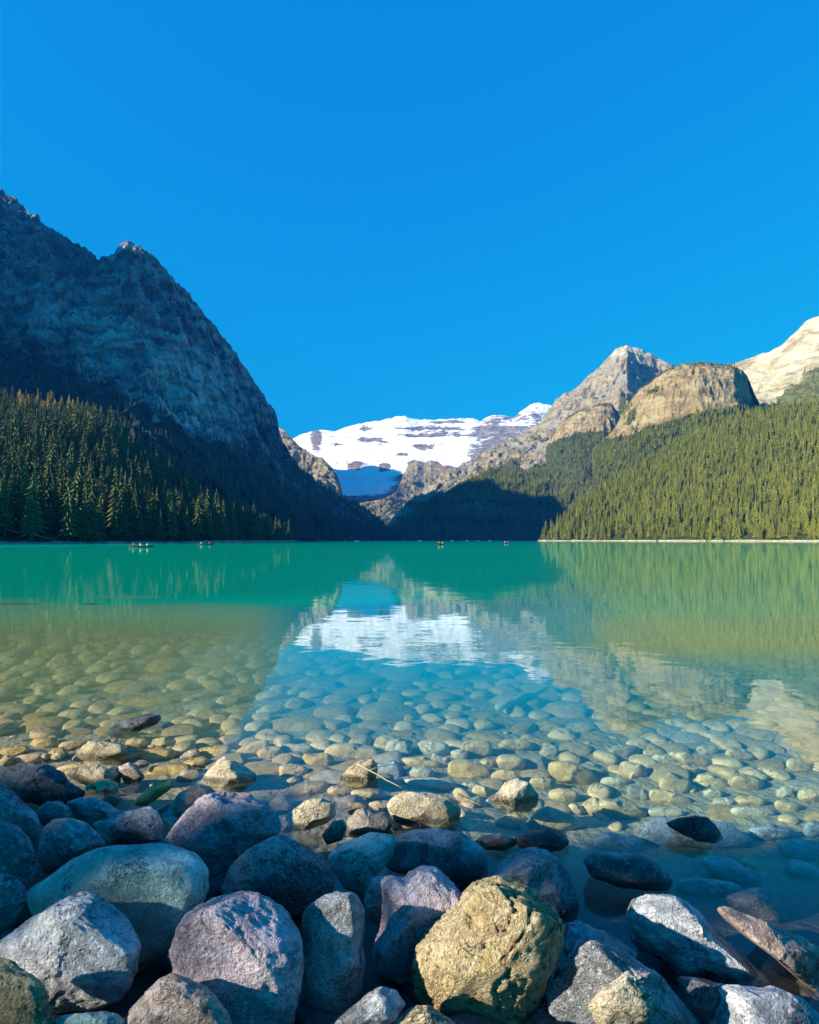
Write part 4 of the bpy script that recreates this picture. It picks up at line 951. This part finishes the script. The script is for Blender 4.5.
# ------------------------------------------------------------------ canoes with paddlers
M['hull_red'] = plain_mat('red_canoe_paint', (0.50, 0.06, 0.03), 0.35)
M['hull_dark'] = plain_mat('dark_green_canoe_paint', (0.05, 0.10, 0.07), 0.4)
M['hull_white'] = plain_mat('white_canoe_paint', (0.78, 0.76, 0.72), 0.4)
M['wood'] = plain_mat('paddle_wood', (0.40, 0.26, 0.12), 0.5)
M['vest_red'] = plain_mat('red_vest', (0.60, 0.05, 0.03), 0.8)
M['vest_orange'] = plain_mat('orange_vest', (0.75, 0.22, 0.04), 0.8)
M['shirt'] = plain_mat('white_shirt', (0.70, 0.66, 0.62), 0.8)
M['skin'] = plain_mat('skin', (0.50, 0.33, 0.25), 0.6)
M['hair'] = plain_mat('dark_hair', (0.05, 0.035, 0.025), 0.7)
def canoe_geo():
    n, k = 17, 9; V = []
    for i in range(n):
        t_ = -1+2*i/(n-1); w = 0.45*(1-abs(t_)**2.4)+0.015; x = 2.5*t_
        top = 0.34+0.20*abs(t_)**3; bot = -0.10+0.22*abs(t_)**6
        for j in range(k):
            a_ = math.pi*(j/(k-1)); V.append((x, -w*math.cos(a_)*(abs(math.sin(a_))*0.12+0.88), top-(top-bot)*math.sin(a_)**0.7))
    outer = np.array(V); inner = outer*np.array([0.985, 0.93, 1.0])+np.array([0, 0, 0.012])
    Fo = grid_faces(n, k); Fi = grid_faces(n, k)[:, ::-1]+n*k
    rim = []
    for i in range(n-1):
        for j in (0, k-1):
            q, w = i*k+j, (i+1)*k+j; rim.append((q, w, w+n*k, q+n*k))
    return np.concatenate([outer, inner]), np.concatenate([Fo, Fi, np.array(rim)])
cv, cf = canoe_geo()
hull_me = {m: new_mesh('hull', cv, cf, M[m]) for m in ('hull_red', 'hull_white', 'hull_dark')}
def box(c, s):
    c, s = np.array(c), np.array(s)/2
    V = np.array([(x, y, z) for x in (-1, 1) for y in (-1, 1) for z in (-1, 1)])*s+c
    return V, np.array([(0,1,3,2),(4,6,7,5),(0,4,5,1),(2,3,7,6),(0,2,6,4),(1,5,7,3)])
seat_me = new_mesh('seat', *box((0, 0, 0.26), (0.22, 0.74, 0.03)), M['wood'], smooth=False)
def person_mesh(mat):
    me = bpy.data.meshes.new('person')
    J = [(0,0,0.30),(0,0,0.52),(0.02,0,0.76),(0.03,0,0.88),(0.04,0,0.98),(0.05,0,1.09),
         (0.02,0.17,0.74),(0.16,0.22,0.52),(0.36,0.14,0.52),(0.02,-0.17,0.74),(0.18,-0.21,0.56),(0.38,-0.10,0.68),
         (0.06,0.10,0.29),(0.45,0.12,0.40),(0.62,0.12,0.10),(0.06,-0.10,0.29),(0.45,-0.12,0.40),(0.62,-0.12,0.10)]
    E = [(0,1),(1,2),(2,3),(3,4),(4,5),(2,6),(6,7),(7,8),(2,9),(9,10),(10,11),(0,12),(12,13),(13,14),(0,15),(15,16),(16,17)]
    Rd = [.14,.15,.15,.055,.095,.085,.07,.05,.035,.07,.05,.035,.09,.07,.05,.09,.07,.05]
    me.from_pydata([Vector(j) for j in J], E, [])
    me.materials.append(mat)
    return me, Rd
person_me, person_radii = person_mesh(M['skin'])
def uv_sphere_cap(c, r, zmin, n=10, m=6):
    V, Fc = [], []
    for i in range(m):
        a_ = math.radians(88)*(1-i/(m-1))+math.radians(zmin)*(i/(m-1))
        for s in range(n):
            t_ = 6.2832*s/n; V.append((c[0]+r*math.cos(a_)*math.cos(t_), c[1]+r*math.cos(a_)*math.sin(t_), c[2]+r*math.sin(a_)))
    for i in range(m-1):
        for s in range(n): Fc.append((i*n+s, (i+1)*n+s, (i+1)*n+(s+1) % n, i*n+(s+1) % n))
    return np.array(V), np.array(Fc)
hair_me = new_mesh('hair', *uv_sphere_cap((0.03, 0, 1.05), 0.125, -12), M['hair'])
def vest_geo():
    V, Fc = [], []; rings = [(0.30, .20, .17), (0.45, .21, .18), (0.62, .215, .19), (0.76, .17, .16), (0.83, .09, .08)]
    for z, a_, b_ in rings:
        for s in range(12):
            t_ = 6.2832*s/12; V.append((0.01+b_*math.cos(t_), a_*math.sin(t_), z))
    for i in range(4):
        for s in range(12): Fc.append((i*12+s, i*12+(s+1) % 12, (i+1)*12+(s+1) % 12, (i+1)*12+s))
    return np.array(V), np.array(Fc)
vest_me = {m: new_mesh('vest', *vest_geo(), M[m]) for m in ('vest_red', 'vest_orange', 'shirt')}
pv, pf = tube([(0.36, 0.14, 0.52), (0.38, -0.10, 0.68), (0.40, -0.2, 0.78)], [.018, .018, .02], 6)
pv2, pf2 = tube([(0.36, 0.14, 0.52), (0.34, 0.42, 0.28)], [.018, .018], 6)
bl, bf = box((0.32, 0.52, 0.16), (0.03, 0.22, 0.34))
shaft_me = new_mesh('shaft', np.concatenate([pv, pv2]), [np.concatenate([pf[0], pf2[0]+len(pv)]), np.concatenate([pf[1], pf2[1]+len(pv)])], M['wood'])
blade_me = new_mesh('blade', bl, bf, M['wood'], smooth=False)

def person(loc, rz, vest, label):
    o = link(bpy.data.objects.new('person', person_me)); o.location = loc; o.rotation_euler.z = rz
    o.modifiers.new('Skin', 'SKIN')
    for i, r in enumerate(person_radii): person_me.skin_vertices[0].data[i].radius = (r, r)
    person_me.skin_vertices[0].data[0].use_root = True
    sb = o.modifiers.new('Subdivision', 'SUBSURF'); sb.levels = 1; sb.render_levels = 1
    tag(o, label, 'person', 'paddlers in the canoes')
    link(bpy.data.objects.new('vest', vest_me[vest]), o); link(bpy.data.objects.new('hair', hair_me), o)
    return o
def canoe(px, D, rz, hull, crew, label, who):
    x = (px-CX)/F*D
    root = empty('canoe', (x, D, 0.02)); root.rotation_euler.z = rz; tag(root, label, 'canoe', 'canoes on the lake')
    link(bpy.data.objects.new('hull', hull_me[hull]), root)
    offs = {1: [-0.9], 2: [-1.5, 1.1], 3: [-1.6, -0.1, 1.3]}[len(crew)] if crew else [-1.5, 1.1]
    for k, ox in enumerate(offs):
        s = link(bpy.data.objects.new('seat', seat_me), root); s.location = (ox, 0, 0)
        if not crew: continue
        px_, py_ = x+ox*math.cos(rz), D+ox*math.sin(rz)
        pr = person((px_, py_, 0.0), rz, crew[k], who[k])
        pd = empty('paddle', (px_, py_, 0.0)); pd.rotation_euler.z = rz
        tag(pd, 'wooden paddle held by a paddler in a canoe', 'paddle', 'paddles held in the canoes')
        link(bpy.data.objects.new('shaft', shaft_me), pd); link(bpy.data.objects.new('blade', blade_me), pd)
    return root
canoe(141, 125, 0.15, 'hull_dark', ['vest_red', 'shirt', 'shirt'], 'dark canoe with three paddlers near the left wooded shore',
      ['person in a red vest in the back of the three-seat canoe', 'person in a pale shirt in the middle of the three-seat canoe', 'person in a pale shirt in front of the three-seat canoe'])
canoe(206, 190, 0.2, 'hull_dark', ['shirt', 'vest_red'], 'dark canoe with two paddlers further along the left shore',
      ['person in a pale shirt in the further left-shore canoe', 'person in a red vest in the further left-shore canoe'])
canoe(441, 195, 1.05, 'hull_red', ['vest_red', 'vest_orange'], 'red canoe with two paddlers in the middle of the lake',
      ['person in a red vest in the red mid-lake canoe', 'person in an orange vest in the red mid-lake canoe'])
canoe(506.5, 270, 0.9, 'hull_red', ['shirt', 'vest_red'], 'smaller red canoe right of mid-lake in front of the dark slope',
      ['person in a pale shirt in the smaller red canoe', 'person in a red vest in the smaller red canoe'])
for px, D, lab in ((345.5, 1000, 'tiny white canoe at the far shore, leftmost of the far row'), (357.5, 760, 'tiny white canoe nearest to us in the far row'),
                   (379, 1150, 'tiny white canoe in the far row below the snow mountain left side'), (396.5, 1150, 'tiny white canoe in the far row below the small dark hill'),
                   (420, 1000, 'tiny white canoe in the far row just left of the red mid-lake canoe'), (452, 1200, 'tiny white canoe in the far row just right of the red mid-lake canoe'),
                   (467.5, 1100, 'tiny white canoe in the far row midway between the two red canoes'), (478.5, 1200, 'tiny white canoe in the far row under the dark slope'),
                   (490, 950, 'tiny white canoe in the far row just left of the smaller red canoe')):
    canoe(px, D, R.uniform(-.3, .3), 'hull_white', [], lab, [])

# ------------------------------------------------------------------ unseen shoreline trees, crowns cut so shade and sun patches land on chosen boulders
def bound_y(x): return np.interp(x, [-6, -2.5, -1.2, 0, 1.2, 2.3, 5], [3.9, 3.82, 3.60, 3.24, 3.30, 3.36, 3.3])
def px_spot(px, py, D): return ray_point(px, py, D)
LIT = [(492, 965, 1.66, 0.27), (500, 910, 1.85, 0.2), (235, 925, 1.86, 0.085), (250, 948, 1.82, 0.07), (322, 926, 2.0, 0.045), (10, 985, 1.62, 0.14), (160, 1000, 1.5, 0.05), (628, 1000, 1.62, 0.10), (430, 1018, 1.5, 0.07),
       (712, 1015, 1.6, 0.06), (425, 808, 3.5, 0.36), (228, 772, 4.0, 0.3), (512, 795, 3.65, 0.3), (88, 772, 4.1, 0.22), (760, 925, 2.05, 0.08)]
LIT = [(px_spot(a, b, c_), d) for a, b, c_, d in LIT]
needle_card = M['spruce']
def shade_tree(base, h, seed):
    r = np.random.default_rng(seed)
    n = 2000
    f = r.random(n)**0.9; z = 0.6+(h-0.6)*f
    rad = (2.0*(1-f)+0.25)*np.sqrt(r.random(n)); a = r.random(n)*6.283
    C = np.stack([base[0]+rad*np.cos(a), base[1]+rad*np.sin(a), base[2]+z], 1)
    s = 0.10+0.12*r.random(n)
    tq = (C[:, 2]-0.15)/SUN[2]; Q = C-SUN[None]*tq[:, None]
    keep = Q[:, 1] < bound_y(Q[:, 0])-0.10+0.07*np.sin(Q[:, 0]*9+seed)
    for p, rr in LIT:
        w = C-p[None]; al = w @ SUN
        dist = np.linalg.norm(w-al[:, None]*SUN[None], axis=1)
        keep &= ~((dist < rr+s*0.3) & (al > 0))
    C, s = C[keep], s[keep]; n = len(C)
    u = r.normal(size=(n, 3)); u /= np.linalg.norm(u, axis=1)[:, None]
    w = np.cross(u, r.normal(size=(n, 3))); w /= np.linalg.norm(w, axis=1)[:, None]
    V = np.stack([C+u*s[:, None], C+w*s[:, None]*0.7, C-u*s[:, None], C-w*s[:, None]*0.7], 1).reshape(-1, 3)-np.array(base)
    root = empty('spruce_tree', base); tag(root, 'tall spruce standing on the near shore behind the viewpoint', 'tree', 'near shore spruces')
    mesh_obj('crown', V, np.arange(4*n).reshape(-1, 4), needle_card, root, smooth=False)
    tv, tf = trunk_geo(0.16, h*0.5, 8); tv[:, 2] = np.where(tv[:, 2] > 0, tv[:, 2]*1.0, -0.3)
    mesh_obj('trunk', tv, tf, M['bark'], root)
perp = np.array([-SUN_H[1], SUN_H[0]]) ; perp = perp if perp[1] > 0 else -perp
k = 0
for row, t0 in enumerate((21.0, 25.0)):
    for w in np.arange(-4.4, 5.6, 1.25):
        q = np.array([0.0, 1.3])+perp*(w+0.6*row)
        b = q+SUN_H*t0
        shade_tree((b[0], b[1], float(bed_z(b[0], b[1]))), 15.0+R.uniform(-1, 1), 900+k); k += 1

# ------------------------------------------------------------------ air
V = np.array([(x, y, z) for x in (-9200, 9200) for y in (-320, 9700) for z in (-8, 1600)], float)
t = NT('mountain_air')
pv_ = t.n('ShaderNodeVolumePrincipled'); pv_.inputs['Density'].default_value = HAZE
pv_.inputs['Color'].default_value = (0.03, 0.27, 1.0, 1); pv_.inputs['Anisotropy'].default_value = 0.0
t.t.links.new(pv_.outputs[0], t.out.inputs[1])
hz = mesh_obj('haze', V, np.array([(0,1,3,2),(4,6,7,5),(0,4,5,1),(2,3,7,6),(0,2,6,4),(1,5,7,3)]), t.m, smooth=False)
tag(hz, 'thin blue mountain air between the shore and the far peaks', 'haze', kind='stuff')

# ------------------------------------------------------------------ light, sky, camera
w = bpy.data.worlds.new('World'); sc.world = w; w.use_nodes = True
nt = w.node_tree; nt.nodes.clear()
sky = nt.nodes.new('ShaderNodeTexSky'); sky.sky_type = 'NISHITA'; sky.sun_disc = False
sky.sun_elevation = SUN_EL; sky.sun_rotation = math.atan2(SUN_H[0], SUN_H[1])
sky.altitude = 1750; sky.air_density = 1.0; sky.dust_density = 0.3; sky.ozone_density = 2.5
mx = nt.nodes.new('ShaderNodeMix'); mx.data_type = 'RGBA'; mx.blend_type = 'MULTIPLY'; mx.inputs['Factor'].default_value = 1.0
mx.inputs[7].default_value = (0.004, 0.79, 2.02, 1)
bg = nt.nodes.new('ShaderNodeBackground'); bg.inputs['Strength'].default_value = 0.15
out = nt.nodes.new('ShaderNodeOutputWorld')
sx = nt.nodes.new('ShaderNodeSeparateColor'); cx = nt.nodes.new('ShaderNodeCombineColor')
nt.links.new(sky.outputs[0], sx.inputs[0])
for ch, g in enumerate((0.5, 0.55, 0.15)):
    pw_ = nt.nodes.new('ShaderNodeMath'); pw_.operation = 'POWER'; pw_.inputs[1].default_value = g
    nt.links.new(sx.outputs[ch], pw_.inputs[0]); nt.links.new(pw_.outputs[0], cx.inputs[ch])
nt.links.new(cx.outputs[0], mx.inputs[6]); nt.links.new(mx.outputs[2], bg.inputs[0]); nt.links.new(bg.outputs[0], out.inputs[0])

sl = bpy.data.lights.new('sun', 'SUN'); sl.energy = 5.0; sl.angle = math.radians(0.5); sl.color = (1.0, 0.90, 0.72)
so = bpy.data.objects.new('sun', sl); COL.objects.link(so)
so.rotation_euler = Vector(SUN.tolist()).to_track_quat('Z', 'Y').to_euler()

cam = bpy.data.cameras.new('camera'); co = bpy.data.objects.new('camera', cam); COL.objects.link(co)
co.location = (0, 0, CAMH); co.rotation_euler = (math.radians(90), 0, 0)
cam.sensor_fit = 'AUTO'; cam.sensor_width = 36.0; cam.lens = F/1024*36.0
cam.shift_y = (HY-512)/1024; cam.clip_start = 0.05; cam.clip_end = 30000
sc.camera = co
sc.view_settings.view_transform = 'Standard'; sc.view_settings.look = 'None'
sc.view_settings.exposure = 1.12; sc.view_settings.gamma = 1.0; sc.view_settings.use_curve_mapping = False
sc.render.engine = 'CYCLES'
sc.cycles.max_bounces = 6; sc.cycles.transparent_max_bounces = 12; sc.cycles.use_denoising = True
sc.cycles.caustics_reflective = False; sc.cycles.caustics_refractive = False
